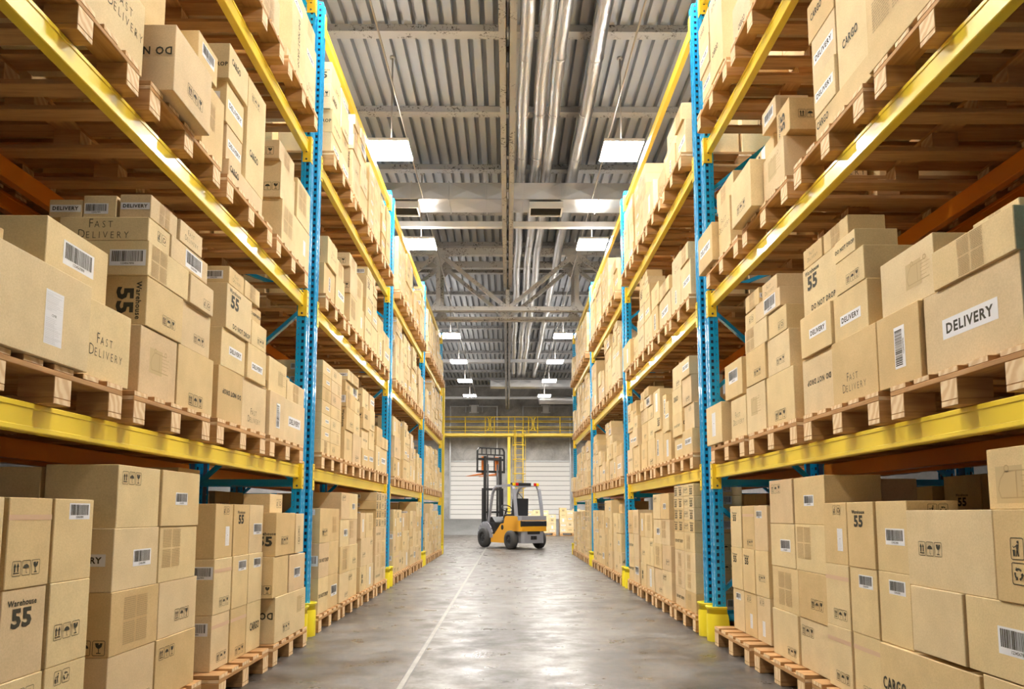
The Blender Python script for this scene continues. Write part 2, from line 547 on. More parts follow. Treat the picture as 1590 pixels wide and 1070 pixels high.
_lab = {}
def label_mesh(n, k, rot, axis):
    """shared mesh of a paper label; axis = (U, N)"""
    key = (n, round(k, 3), round(rot, 2), axis)
    if key not in _lab:
        mb = MB(); stamp(mb, ART[n][0], (0, 0, 0), axis[0], axis[1], .0008, k, rot)
        _lab[key] = mb.mesh(STICK[n])
    return _lab[key]

# ------------------------------------------------------------------ racking layout (metres; the camera stands at x=0, y=0, z=1)
PERIOD = 4.05
SLOT = [2.19, 3.085, 3.98, 4.875]           # near edge of the four pallets of a bay
PW, PD, PH = .80, 1.16, .14                 # pallet width, depth, height
XF = 1.66                                   # aisle face of the shelf rails
XB = 2.60                                   # back of the rack
RAIL_TOP = [1.383, 2.785, 4.095, 5.42]
LEVEL = ['floor level', 'first shelf', 'second shelf', 'third shelf']
BAY = ['near bay', 'second bay', 'third bay', 'last bay']
STACK = ['nearest', 'second', 'third', 'farthest']
SIDE = {-1: 'left', 1: 'right'}

# a stack seen from the aisle: (u0, u1, z0, z1, front print, side print, set-back, depth)
T = {}
T['A'] = [(.09, .45, 0, .31, 'trk', ''), (.455, .89, 0, .312, 'ico@.5,.18,.06', ''), (.11, .48, .313, .54, 'ico@.6,.3', 'w55@.75,.5,.12/-90'), (.485, .84, .313, .54, 'ico@.6,.3', ''),
          (.10, .52, .541, .70, 'txt@.25,.5,.15', 'bar@.8,.5,.075'), (.525, .82, .541, .69, 'rec@.7,.3', ''), (.10, .315, .701, .81, 'rec@.6,.5', 'fast@.5,.5,.09', 0, .42), (.32, .75, .701, .815, 'bar@.6,.5,.09', ''),
          (.12, .39, .816, .925, 'txt', 'del@.5,.5,.05', 0, .16), (.395, .66, .816, .925, 'fast@.5,.5,.06', '', 0, .2), (.12, .39, .816, .92, '', 'bar@.4,.4,.05', .165, .15), (.12, .39, .816, .90, '', 'del@.5,.5,.04', .32, .15)]
T['B'] = [(.06, .44, 0, .31, 'dnd@.55,.55,.03/180', ''), (.445, .89, 0, .312, 'fast@.5,.3,.09', ''), (.09, .47, .313, .535, 'del@.58,.5,.05', 'cmr@.4,.6,.1'), (.475, .82, .313, .535, 'del@.5,.4,.05', ''),
          (.11, .52, .536, .80, 'w55@.3,.72,.12+dnd@.6,.12,.03', ''), (.525, .81, .536, .695, 'ico@.6,.3,.045', ''), (.525, .74, .696, .80, 'dnd@.5,.5,.024', ''), (.13, .37, .801, .905, 'fast@.5,.5,.05', 'bar@.5,.5,.05', 0, .2),
          (.375, .65, .801, .905, 'txt', '', 0, .2), (.13, .37, .801, .89, '', 'bar', .205, .15)]
T['C'] = [(.02, .35, 0, .31, 'bar@.55,.5,.08/90', ''), (.355, .90, 0, .31, 'del@.5,.5,.075', 'w55@.7,.5,.12'), (.04, .44, .311, .55, 'trk@.8,.5,.1', 'glass@.8,.15,.06'), (.445, .90, .311, .46, 'txt', 'ico@.7,.6,.05', 0, .3), (.55, .80, .461, .53, 'txt', '', .1, .2)]
T['D'] = [(-.06, .52, 0, .33, 'cmr@.62,.45,.19', 'txt', -.04, .42), (.525, .895, 0, .31, 'fast@.5,.45,.095', ''), (.43, .85, .331, .58, 'bar@.5,.6,.095', 'del@.25,.35,.06', .09, .42), (-.06, .2, .331, .43, '', 'ico@.7,.4,.045', .08, .25)]
T['D2'] = [(-.06, .35, 0, .30, 'cmr@.5,.5,.18', 'txt', -.04, .42), (.455, .79, 0, .28, 'fast@.5,.5,.09', ''), (.31, .71, .301, .56, 'bar@.5,.6,.095', '', .0, .42)]
T['E'] = [(-.07, .33, 0, .275, 'ico@.75,.2', ''), (.335, .76, 0, .275, 'ico@.25,.75,.055', 'txt'), (-.07, .34, .276, .535, 'txt@.5,.5,.2', 'glass@.8,.15,.06'), (.345, .76, .276, .535, 'ico@.6,.35,.055', ''),
          (-.07, .32, .536, .795, 'bar@.62,.5,.072', 'del@.6,.5,.05'), (.325, .73, .536, .795, 'txt@.3,.6,.18', ''), (-.06, .31, .796, 1.06, 'ico@.3,.8,.055', '', 0, .32), (.315, .73, .796, 1.06, 'bar@.5,.5,.06', '', 0, .32), (-.06, .5, .796, 1.05, '', '', .325, .3)]
T['F'] = [(.07, .33, 0, .30, 'tape+ico@.6,.2,.05', 'bar@.8,.75,.07'), (.335, .595, 0, .30, 'tape+ico@.6,.15,.05', ''), (.60, .86, 0, .30, 'cargo@.55,.5,.05', ''), (.07, .33, .301, .605, 'tape+ico@.6,.2,.05', 'bar@.8,.75,.07'), (.335, .595, .301, .605, 'bar@.6,.8,.06', ''), (.60, .86, .301, .605, 'bar@.6,.8,.06', ''),
          (.07, .33, .606, .91, 'rec@.6,.88,.045+cmr@.7,.4,.11', ''), (.335, .595, .606, .91, 'w55@.45,.75,.085', ''), (.60, .86, .606, .91, 'bar@.6,.5,.07', 'rec@.6,.88'), (.36, .67, .911, 1.13, 'trk@.6,.3,.1', 'ico@.7,.2,.05', .35, .3)]
T['F2'] = [x for x in T['F'] if not (x[2] == 0 and x[0] == .60)][:8]
T['F4'] = [(.07, .33, 0, .30, 'bar@.5,.82,.05', ''), (.335, .595, 0, .30, 'rec@.4,.85+cmr@.55,.35,.1', ''), (.60, .86, 0, .30, 'rec@.4,.88+cmr@.5,.3,.1', 'txt'), (.07, .33, .301, .605, 'w55@.35,.75,.075', ''), (.335, .595, .301, .605, 'w55@.35,.75,.075', ''), (.60, .86, .301, .605, 'ico@.5,.4,.045', ''),
          (.07, .33, .606, .91, 'w55@.4,.75,.075', ''), (.335, .595, .606, .91, 'tape+ico@.6,.15,.045', ''), (.60, .86, .606, .91, 'bar@.4,.8,.05', '')]
T['G'] = [(.03, .76, 0, .30, 'trk@.88,.65,.11+ico@.35,.25,.055', 'dnd@.8,.6,.05/180'), (-.02, .31, .301, .57, '', 'glass@.8,.2,.06'), (.32, .72, .301, .56, 'bar@.5,.5,.07', ''), (0, .43, .571, .86, 'ico@.45,.35,.055', 'w55@.8,.4,.1'), (.46, .67, .571, .855, 'recv@.4,.45,.13', ''), (.1, .38, .861, .99, 'rec@.7,.5,.06', '', .08, .2)]
T['H'] = [(.18, .41, .02, .315, 'rec@.6,.8,.05', ''), (.42, .67, .02, .315, 'rec@.4,.85,.05', ''), (.18, .41, .316, .61, 'w55@.45,.72,.10', ''), (.42, .67, .316, .61, 'ico@.45,.4,.055', ''), (.18, .41, .611, .91, 'tape+ico@.45,.22,.05', ''), (.42, .67, .611, .91, 'bar@.62,.85,.06', ''),
          (-.06, .165, .02, .36, '', ''), (-.06, .165, .361, .62, '', ''), (-.06, .165, .621, .91, '', '')]
T['I'] = [(.02, .56, .571, .87, 'ico@.3,.5,.055', ''), (.04, .38, .315, .57, '', ''), (.385, .87, .315, .57, 'bar@.55,.5,.09', ''), (.57, .82, .571, .87, 'recv@.45,.45,.15', '', -.01), (.46, .74, .871, 1.08, 'trk@.6,.4,.12', '', .06, .35), (.755, .87, .871, 1.0, '', ''),
          (-.24, .445, 0, .298, 'cargo@.16,.45,.055', ''), (.455, .87, 0, .31, 'del@.4,.6,.06', '')]
T['J'] = [(-.06, .37, 0, .35, 'del', ''), (.38, .88, 0, .33, 'fast@.75,.6,.11', ''), (.05, .75, .351, .72, 'bar', '')]
T['J2'] = [(.02, .53, 0, .50, 'txt@.4,.6,.3', '', -.02), (.54, .85, 0, .40, 'ico', '')]
T['K'] = [(.06, .64, 0, .12, 'cargo@.1,.6,.04', ''), (.06, .31, .121, .33, 'del@.5,.5,.05', ''), (.03, .31, .331, .575, 'del@.5,.5,.055', 'cmr@.7,.5,.12'), (.0, .31, .576, .79, 'cargo@.35,.6,.04', 'dnd@.8,.4,.035'), (.32, .65, .121, .79, 'ico@.4,.85,.05+cargo@.4,.3,.045', '')]
T['L'] = [(.15, .87, 0, .32, 'txt@.2,.6,.2+cmr@.8,.5,.12', 'bar@.6,.5,.09/90'), (.13, .48, .321, .59, '', 'ico@.7,.3,.06'), (.09, .46, .591, .73, 'txt', 'glass@.7,.4,.06'), (.49, .85, .321, .64, 'txt@.4,.6,.2', '')]
T['M'] = [(.12, .52, 0, .31, 'ico@.5,.25,.06', 'trk@.7,.5,.1', -.09, .4), (.53, .88, 0, .27, 'trk@.6,.6,.12', 'fast@.8,.3,.1'), (.13, .55, .325, .465, 'w55@.3,.5,.1/90+cmr', '', .06, .35), (.74, .94, .275, .47, 'w55@.4,.5,.1/90', 'ico@.6,.5,.05'), (.49, .73, .472, .61, 'bar@.5,.5,.07', 'txt@.4,.5,.1')]
T['N'] = [(.02, .42, 0, .30, 'del@.5,.5,.07', '', -.05, .3), (.43, .72, 0, .38, 'fast@.6,.6,.1', ''), (.36, .78, .385, .54, 'txt@.4,.5,.12', '')]
T['O'] = [(.075, .49, 0, .32, 'ico@.55,.3,.06', 'dnd@.5,.6,.05/180', -.10, .42), (.605, .89, 0, .40, 'txt@.3,.6,.15', ''), (.355, .60, .325, .49, 'bar@.5,.6,.07', '', -.08, .25), (.05, .34, .325, .72, '', 'cmr@.8,.4,.15', .1, .35)]
T['P'] = []
for i in range(7):
    T['P'] += [(.06, .38, i * .117, i * .117 + .116, 'txt' if i in (0, 4) else 'del@.6,.5,.03', 'ico@.5,.4,.05' if i in (0, 1, 4) else 'bar@.5,.5,.055', 0, .45), (.385, .80, i * .117, i * .117 + .116, 'txt@.7,.5,.09' if i % 2 else 'rec@.3,.5,.05', '', 0, .45)]
T['Q'] = []
for i in range(4):
    T['Q'] += [(.04, .42, i * .172, i * .172 + .171, 'txt@.5,.5,.12' if i % 3 else 'dnd@.5,.5,.03', 'rec@.6,.5' if i < 2 else 'ico@.5,.4', 0, .45), (.425, .80, i * .172, i * .172 + .171, 'txt@.4,.5,.12', 'bar@.8,.5,.08' if i == 0 else 'ico@.6,.3,.05', 0, .45)]
for i in range(4):
    z = .69 + i * .107
    T['Q'] += [(.04 + .02 * (i % 2), .42, z, z + .105, 'w55@.7,.5,.09+w55@.2,.5,.09', 'bar@.4,.5,.05', 0, .42), (.425, .80, z, z + .105, 'ico@.2,.5,.05+w55@.75,.5,.09', 'bar', 0, .42)]
T['R'] = [(.05, .40, 0, .30, 'dnd@.5,.5,.035', ''), (.405, .78, 0, .30, 'bar@.6,.5,.1', ''), (.05, .40, .301, .60, 'dnd@.5,.5,.035', 'bar@.7,.5,.09'), (.405, .78, .301, .60, '', ''), (.05, .40, .601, .90, 'ico@.5,.3,.06', 'del@.5,.95,.05'), (.405, .78, .601, .90, 'txt@.5,.5,.15', '')]
T['S'] = [(.03, .38, 0, .27, 'w55@.3,.5,.1/90', ''), (.385, .80, 0, .27, 'cmr@.5,.5,.2', ''), (.05, .60, .271, .58, 'ico@.3,.4,.055', ''), (.605, .80, .271, .58, 'ico@.4,.8,.05', ''), (.03, .30, .581, .86, 'cmr@.5,.5,.14', ''), (.305, .74, .581, .86, 'txt@.6,.6,.18', '')]
T['V'] = [(.05, .44, 0, .2, 'del@.5,.5,.05', 'ico@.6,.5,.06'), (.445, .80, 0, .22, 'del', ''), (.05, .44, .201, .42, 'dnd', 'dnd@.7,.5,.04'), (.445, .80, .221, .45, 'rec', ''), (.04, .42, .421, .66, 'cargo@.4,.6,.05', 'ico@.7,.6,.06'), (.425, .76, .451, .70, 'ico', ''), (.06, .42, .661, .88, 'ico', 'w55@.7,.5,.1'), (.445, .76, .701, .87, 'del', '')]
T['V2'] = [(.03, .42, 0, .36, 'bar@.3,.5,.08/90', ''), (.425, .78, 0, .30, 'cmr', ''), (.03, .36, .361, .80, 'cmr@.5,.7,.2+w55@.8,.2,.1', ''), (.425, .60, .301, .70, 'bar/90', ''), (.605, .78, .301, .6, 'del', '')]
T['W'] = [(.05, .45, 0, .30, 'bar@.5,.5,.06/90', 'cmr@.6,.6,.15'), (.455, .82, 0, .34, 'del@.6,.5,.06', ''), (.08, .44, .301, .55, 'fast@.6,.5,.07', 'glass@.6,.4,.06'), (.50, .80, .341, .50, 'txt', '')]
T['X'] = [(.40, .85, .0, .34, 'txt@.5,.5,.2', ''), (.02, .39, 0, .30, 'cargo', '')]
T['Y'] = [(.08, .54, 0, .12, '', ''), (.18, .54, .121, .72, 'del@.4,.8,.05+dnd@.5,.3,.04/-90', ''), (.545, .90, .0, .60, 'del@.5,.75,.05+fast@.6,.3,.09', ''), (.56, .86, .601, .75, 'txt', '')]

PLAN = {-1: [[['H', 'E', 'F', 'G'], ['R', 'E', 'S', 'Q'], ['F', 'S', 'R', 'E'], ['G', 'E', 'F', 'P']],
             [['D', 'A', 'B', 'C'], ['P', 'A', 'V', 'C'], ['S', 'B', 'V2', 'W'], ['P', 'V', 'B', 'C']],
             [['J', 'O', 'K', 'L'], ['W', 'L', 'B', 'C'], ['A', 'V', 'B', 'L'], ['C', 'A', 'V', 'B']],
             [['J', 'V', 'X', 'Y'], ['V', 'A', 'P', 'K'], ['P', 'V', 'W', 'A'], ['V', 'P', 'B', 'W']]],
        1: [[['I', 'F2', 'E', 'F4'], ['Q', 'E', 'S', 'R'], ['G', 'E', 'R', 'F'], ['Q', 'F', 'P', 'R']],
            [['C', 'B', 'A', 'D2'], ['V', 'V2', 'A', 'B'], ['C', 'A', 'W', 'B'], ['A', 'B', 'P', 'D']],
            [['J2', 'K', 'M', 'N'], ['W', 'C', 'B', 'D'], ['B', 'A', 'W', 'S'], ['B', 'V', 'A', 'W']],
            [['J', 'V', 'X', 'K'], ['W', 'D', 'P', 'V'], ['W', 'P', 'V', 'A'], ['P', 'V', 'A', 'W']]]}
# right-hand stacks of the near bay: y of u=0 (far end); elsewhere slot + .86
RY0 = {(0, 0): 3.013, (0, 1): 3.86, (0, 2): 4.55, (0, 3): 5.67, (1, 0): 3.13, (1, 1): 4.01, (1, 2): 4.94, (1, 3): 5.67, (2, 0): 3.05, (2, 1): 3.68, (2, 2): 4.92, (2, 3): 5.80}
# how far the front boxes stand from the middle of the aisle
FRONT = {(-1, 0, 0, 3): 1.54, (1, 0, 0, 3): 1.71, (1, 0, 0, 2): 1.66, (1, 0, 0, 1): 1.64, (1, 0, 0, 0): 1.63}

def front_x(side, lv, bay, sl):
    if (side, lv, bay, sl) in FRONT: return FRONT[(side, lv, bay, sl)]
    return 1.61 if lv == 0 else 1.62 if lv < 3 else 1.60
def pallet_x(side, lv, bay, sl):
    if lv == 0: return 1.53 if (side, bay) == (-1, 0) and sl > 1 else 1.585
    return 1.595 if lv < 3 else 1.555

# camera numbers, also used to rank boxes by how large they show
FPX, PITCH, YAW, CYP = 1130., R(5.7187), R(.3532), 683.84
def project(p):
    x, y, z = p[0], p[1], p[2] - 1.
    cy, sy = math.cos(YAW), math.sin(YAW); x, y = x * cy - y * sy, x * sy + y * cy
    cp, sp = math.cos(PITCH), math.sin(PITCH); f, u = y * cp + z * sp, -y * sp + z * cp
    if f < .2: return None
    return 795 + FPX * x / f, CYP - FPX * u / f

def shown_area(b):
    s, xf = b['side'], b['x']; a = 0
    for q in ([(s * xf, b['y0'], b['z0']), (s * xf, b['y1'], b['z0']), (s * xf, b['y1'], b['z1']), (s * xf, b['y0'], b['z1'])],
              [(s * xf, b['y0'], b['z0']), (s * (xf + .2), b['y0'], b['z0']), (s * (xf + .2), b['y0'], b['z1']), (s * xf, b['y0'], b['z1'])]):
        p = [project(c) for c in q]
        if any(c is None for c in p): continue
        us, vs = [min(max(c[0], 0), 1590) for c in p], [min(max(c[1], 0), 1070) for c in p]
        a += .5 * (max(us) - min(us)) * (max(vs) - min(vs))
    return a * (.04 if b['rear'] else 1)

BOXES = []; PALLETS = []
_rnd = random.Random(11)
def add_stack(side, lv, bay, sl, name):
    y0 = SLOT[sl] + PERIOD * bay
    zb = (0 if lv == 0 else RAIL_TOP[lv - 1]) + PH + .002
    xf = front_x(side, lv, bay, sl)
    PALLETS.append((side, lv, bay, sl, pallet_x(side, lv, bay, sl), y0, zb - PH - .001))
    yo = RY0.get((lv, sl)) if bay == 0 and side == 1 else None
    if yo is None and side == 1: yo = y0 + .86
    top = 0
    for t in T[name]:
        u0, u1, z0, z1, F, S = t[:6]; d = t[6] if len(t) > 6 else 0
        dep = t[7] if len(t) > 7 else .5 if z0 < .03 else min(.48, max(.22, .9 * (u1 - u0)))
        a, b = (y0 + u0, y0 + u1) if side < 0 else (yo - u1, yo - u0)
        if side > 0 and bay > 0: pass
        BOXES.append(dict(side=side, lv=lv, bay=bay, sl=sl, x=xf + d, y0=a + .0035, y1=b - .0035, z0=zb + z0, z1=zb + z1, dep=dep, F=F, S=S, rear=d > .15, back=False))
        top = max(top, z1)
    for b in BOXES[-len(T[name]):]:
        if not b['rear'] and name not in 'PQ': b['x'] += round(_rnd.uniform(-.012, .014) * (.4 if lv == 0 else 1), 4); b['dep'] -= .018
    # the rows of cartons standing behind on the same pallet
    top = min(max(top * .82, .3), .9)
    px = pallet_x(side, lv, bay, sl)
    for i, (a, b) in enumerate(((.02, .40), (.41, .78))):
        h = top * _rnd.uniform(.8, 1.); x0 = xf + .52 + .13 * (lv == 0 and name in ('F', 'E'))
        for z0, z1 in ((0, h * .5 - .002), (h * .5, h)):
            BOXES.append(dict(side=side, lv=lv, bay=bay, sl=sl, x=x0, y0=y0 + a, y1=y0 + b, z0=zb + z0, z1=zb + z1, dep=min(.52, px + PD - x0), F='', S=_rnd.choice(('', 'bar@.5,.5,.08', 'fast@.5,.5,.09', 'ico')), rear=True, back=True))

for side in (-1, 1):
    for lv in range(4):
        for bay in range(4):
            for sl in range(4): add_stack(side, lv, bay, sl, PLAN[side][lv][bay][sl])

BOXES.sort(key=shown_area, reverse=True)
SHOWN, REST = BOXES[:300], BOXES[300:]

def basis(side):
    return ((0, 1, 0), (1, 0, 0)) if side < 0 else ((0, -1, 0), (-1, 0, 0))

def carton(mb, b, org, merge_labels):
    """body and prints of one carton relative to ORG; returns the paper labels left to hang on it"""
    s = b['side']; xa, xb = sorted((s * b['x'], s * (b['x'] + b['dep'])))
    o = org
    mb.box((xa - o[0], b['y0'] - o[1], b['z0'] - o[2]), (xb - o[0], b['y1'] - o[1], b['z1'] - o[2]), 'card', .0025)
    yc, zc, xc = (b['y0'] + b['y1']) / 2, (b['z0'] + b['z1']) / 2, (xa + xb) / 2
    w, h = b['y1'] - b['y0'], b['z1'] - b['z0']; labels = []
    U, N = basis(s)
    for mk, c, U, N, ww in ((b['F'], (s * b['x'], yc, zc), U, N, w), (b['S'], (xc, b['y0'], zc), (1, 0, 0), (0, -1, 0), b['dep'])):
        for n, u, z, k, rot in face_marks(mk, ww, h):
            p = (c[0] + U[0] * u - o[0], c[1] + U[1] * u - o[1], c[2] + z - o[2])
            if n in STICK and not merge_labels: labels.append((n, k, rot, (U, N), p))
            else: stamp(mb, ART[n][0], p, U, N, .0008, k, rot)
    return labels

LOOK = [('fast', 'FAST DELIVERY carton'), ('w55', 'number 55 carton'), ('dnd', 'DO NOT DROP carton'), ('cargo', 'CARGO carton'), ('del', 'DELIVERY label carton'), ('cmr', 'document sheet carton'), ('bar', 'barcode label carton'),
        ('trk', 'truck sketch carton'), ('recv', 'recycling icon carton'), ('rec', 'recycling icon carton'), ('ico', 'handling icon carton'), ('glass', 'handling icon carton'), ('txt', 'fine print carton')]
def look(b):
    for part in (b['F'], b['S']):
        for k, w in LOOK:
            if part.startswith(k) or '+' + k in part: return w
    return 'plain tan carton'

ROWN = ['bottom row', 'second row', 'third row', 'fourth row', 'fifth row', 'sixth row', 'seventh row', 'eighth row', 'ninth row', 'tenth row', 'eleventh row', 'twelfth row']
bystack = {}
for b in BOXES: bystack.setdefault((b['side'], b['lv'], b['bay'], b['sl']), []).append(b)
for st in bystack.values():
    for back in (False, True):
        g = sorted([b for b in st if b['back'] == back], key=lambda b: b['z0']); rows = []
        for b in g:
            if rows and b['z0'] - rows[-1][0]['z0'] < .06: rows[-1].append(b)
            else: rows.append([b])
        for i, r in enumerate(rows):
            r.sort(key=lambda b: (b['y0'], b['x']))
            nm = [''] if len(r) == 1 else ['near', 'far'] if len(r) == 2 else ['near', 'middle', 'far'] if len(r) == 3 else ['near', 'inner', 'hindmost', 'far', 'farther'][:len(r)]
            for b, q in zip(r, nm):
                b['row'] = ('topmost row' if i == len(rows) - 1 and i else ROWN[i]); b['pos'] = q

def box_label(b):
    return ' '.join(f"{look(b)}{' behind' if b['back'] else ''}, {b['row']} {b['pos']}, {STACK[b['sl']]} stack, {SIDE[b['side']]} rack {LEVEL[b['lv']]}, {BAY[b['bay']]}".replace(' ,', ',').split())

for b in SHOWN:
    org = (b['side'] * (b['x'] + b['dep'] / 2), (b['y0'] + b['y1']) / 2, b['z0'])
    mb = MB(); labels = carton(mb, b, org, False)
    o = mb.build('cardboard_box', None, org)
    tag(o, box_label(b), 'box', f"cartons on the {SIDE[b['side']]} rack, {LEVEL[b['lv']]}, {BAY[b['bay']]}")
    for n, k, rot, ax, p in labels:
        tag(link(STICK[n], label_mesh(n, k, rot, ax), o, p), {'bar': 'white label with a barcode', 'del': 'white label reading DELIVERY', 'cmr': 'white document sheet reading CMR'}[n])
mb = MB()
for b in REST: carton(mb, b, (0, 0, 0), True)
tag(mb.build('distant_cardboard_boxes'), 'remaining tan cartons deep on the shelves and in the far bays', 'boxes', None, 'stuff')

# ------------------------------------------------------------------ pallets
def pallet_parts():
    """(name, mesh, offset) of a pallet whose front left corner is the origin; x runs into the rack, y along the aisle"""
    out = []
    mb = MB()
    for i in range(5):
        w = .118 if i in (0, 2, 4) else .105
        c = .06 + i * (PW - .12) / 4
        mb.box((0, c - w / 2, .118), (PD, c + w / 2, PH), 'wood_x', .002, 0, 'end')
    out.append(('top_deck', mb.mesh('top_deck'), (0, 0, 0)))
    mb = MB(); mb.box((0, 0, .098), (.12, PW, .1178), 'wood_y', .002, 1, 'end'); me = mb.mesh('stringer_board')
    for x in (0, PD / 2 - .06, PD - .12): out.append(('stringer_board', me, (x, 0, 0)))
    mb = MB(); mb.box((0, 0, .0222), (.13, .1, .0978), 'wood_x', .002, 0, 'end'); me = mb.mesh('block')
    for x in (0, PD / 2 - .065, PD - .13):
        for y in (0, PW / 2 - .05, PW - .1): out.append(('block', me, (x, y, 0)))
    mb = MB(); mb.box((0, 0, 0), (PD, .1, .022), 'wood_x', .002, 0, 'end'); me = mb.mesh('bottom_board')
    for y in (0, PW / 2 - .05, PW - .1): out.append(('bottom_board', me, (0, y, 0)))
    return out
PP = pallet_parts()
root0 = empty('wooden_pallet', (0, 0, 0)); part0 = []
for n, me, off in PP: part0.append(link(n, me, root0, off))
mb = MB()
for n, me, off in PP:
    mb.add([tuple(v.co[i] + off[i] for i in range(3)) for v in me.vertices], [tuple(p.vertices) for p in me.polygons if p.material_index == 0], me.materials[0].name and {'wood_grain_across': 'wood_x', 'wood_grain_along': 'wood_y'}[me.materials[0].name])
    mb.add([tuple(v.co[i] + off[i] for i in range(3)) for v in me.vertices], [tuple(p.vertices) for p in me.polygons if p.material_index == 1], 'end')
pallet_mesh = mb.mesh('wooden_pallet')
first = True
def place_pallet(x, y, z, side, label, group, parts):
    global first
    if parts:
        if first: o, first = root0, False
        else:
            o = root0.copy(); COL.objects.link(o)
            for c in part0:
                d = c.copy(); COL.objects.link(d); d.parent = o
    else: o = link('wooden_pallet', pallet_mesh)
    if side < 0: o.location = (-x, y + PW, z); o.rotation_euler = (0, 0, math.pi)
    else: o.location = (x, y, z); o.rotation_euler = (0, 0, 0)
    return tag(o, label, 'pallet', group)
for side, lv, bay, sl, x, y, z in PALLETS:
    place_pallet(x, y, z, side, f"wooden pallet under the {STACK[sl]} stack, {SIDE[side]} rack {LEVEL[lv]}, {BAY[bay]}", f"pallets of the {SIDE[side]} rack, {LEVEL[lv]}", bay < 2)

# ------------------------------------------------------------------ rack frames, rails, bollards
def sheet(mb, p, U, w, z0, z1, holes, pitch, hh, mat):
    """vertical steel strip from p along U, W wide, with columns of rectangular holes [(centre, half width)]"""
    us = sorted({0., w} | {c + s * q for c, q in holes for s in (-1, 1)})
    zs = [z0]; z = z0 + pitch / 2
    while z + hh < z1: zs += [z - hh, z + hh]; z += pitch
    zs.append(z1)
    n = len(us); b = [(p[0] + U[0] * u, p[1] + U[1] * u, zz) for zz in zs for u in us]; f = []
    for i in range(len(zs) - 1):
        for j in range(n - 1):
            um = (us[j] + us[j + 1]) / 2
            if i % 2 == 1 and any(abs(um - c) < q for c, q in holes): continue
            f.append((i * n + j, i * n + j + 1, (i + 1) * n + j + 1, (i + 1) * n + j))
    mb.add(b, f, mat)

def post_mesh(h):
    """channel post; front at x=0 facing -x, x runs into the rack, y from 0 to .118"""
    mb = MB(); W, D, pt = .118, .075, .0536
    pl = [((D, 0), (.042, 0), [], ), ((.042, 0), (.04, .004), []), ((.04, .004), (.008, .004), [(.016, .0105)]), ((.008, .004), (0, .012), []), ((0, .012), (0, .045), [(.0165, .0065)]), ((0, .045), (.012, .051), []), ((.012, .051), (.012, .067), []),
          ((.012, .067), (0, .073), []), ((0, .073), (0, .106), [(.0165, .0065)]), ((0, .106), (.008, W - .004), []), ((.008, W - .004), (.04, W - .004), [(.016, .0105)]), ((.04, W - .004), (.042, W), []), ((.042, W), (D, W), [])]
    for a, b, hs in pl:
        d = math.hypot(b[0] - a[0], b[1] - a[1]); U = ((b[0] - a[0]) / d, (b[1] - a[1]) / d)
        if not hs and d > .03: hs = [(d / 2, .0035)]
        sheet(mb, (a[0], a[1]), U, d, .004, h, hs, pt, .0125 if hs and hs[0][1] > .009 else .016 if hs and hs[0][1] > .006 else .005, 'blue')
    mb.box((.018, .012, .004), (D - .012, W - .012, h - .01), 'inner')  # added dark core, no real channel: makes the holes look shaded
    mb.box((0, 0, 0), (D + .03, W, .004), 'blue')
    return mb.mesh('post')
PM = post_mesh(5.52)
frame_protos = {}
def frame_proto(flip):
    """upright frame: front post at x=0, back post at x = XB-XF"""
    W, L = .118, XB - 1.64
    r = empty('upright_frame', (0, 0, 0)); parts = []
    a = link('post', PM, r, (0, 0, 0)); b = link('post', PM, r, (L, W, 0)); b.rotation_euler = (0, 0, math.pi)
    for p in (a, b):
        md = p.modifiers.new('sheet', 'SOLIDIFY'); md.thickness = .003; md.offset = 0
    parts += [a, b]
    yb = W / 2
    for z in (.18, 1.245, 5.36):
        mb = MB(); mb.bar((.06, yb, z), (L - .06, yb, z), .035, .05, 'blue'); parts.append(mb.build('horizontal_brace', r))
    nodes = [(0, .35), (1, 1.15), (0, 1.98), (1, 2.78), (0, 3.66), (1, 4.4), (0, 5.2)]
    if not flip: nodes = [(1, .35), (0, 1.15), (1, 1.98), (0, 2.82), (1, 3.2), (0, 3.7), (1, 4.4), (0, 5.2)]
    for (s0, z0), (s1, z1) in zip(nodes, nodes[1:]):
        mb = MB(); x = (.05, L - .05)
        mb.bar((x[s0], yb, z0 + .02), (x[s1], yb, z1 - .02), .03, .045, 'blue', (0, 1, 0)); parts.append(mb.build('diagonal_brace', r))
    return r, parts
PF = {f: frame_proto(f) for f in (False, True)}
usedf = {False: False, True: False}
def place_frame(x, y, side, flip, label, group):
    r, parts = PF[flip]
    if not usedf[flip]: o = r; usedf[flip] = True
    else:
        o = r.copy(); COL.objects.link(o)
        for c in parts:
            d = c.copy(); COL.objects.link(d); d.parent = o
    o.location = (side * x, y + (.118 if side < 0 else 0), 0); o.rotation_euler = (0, 0, math.pi if side < 0 else 0)
    return tag(o, label, 'rack frame', group)

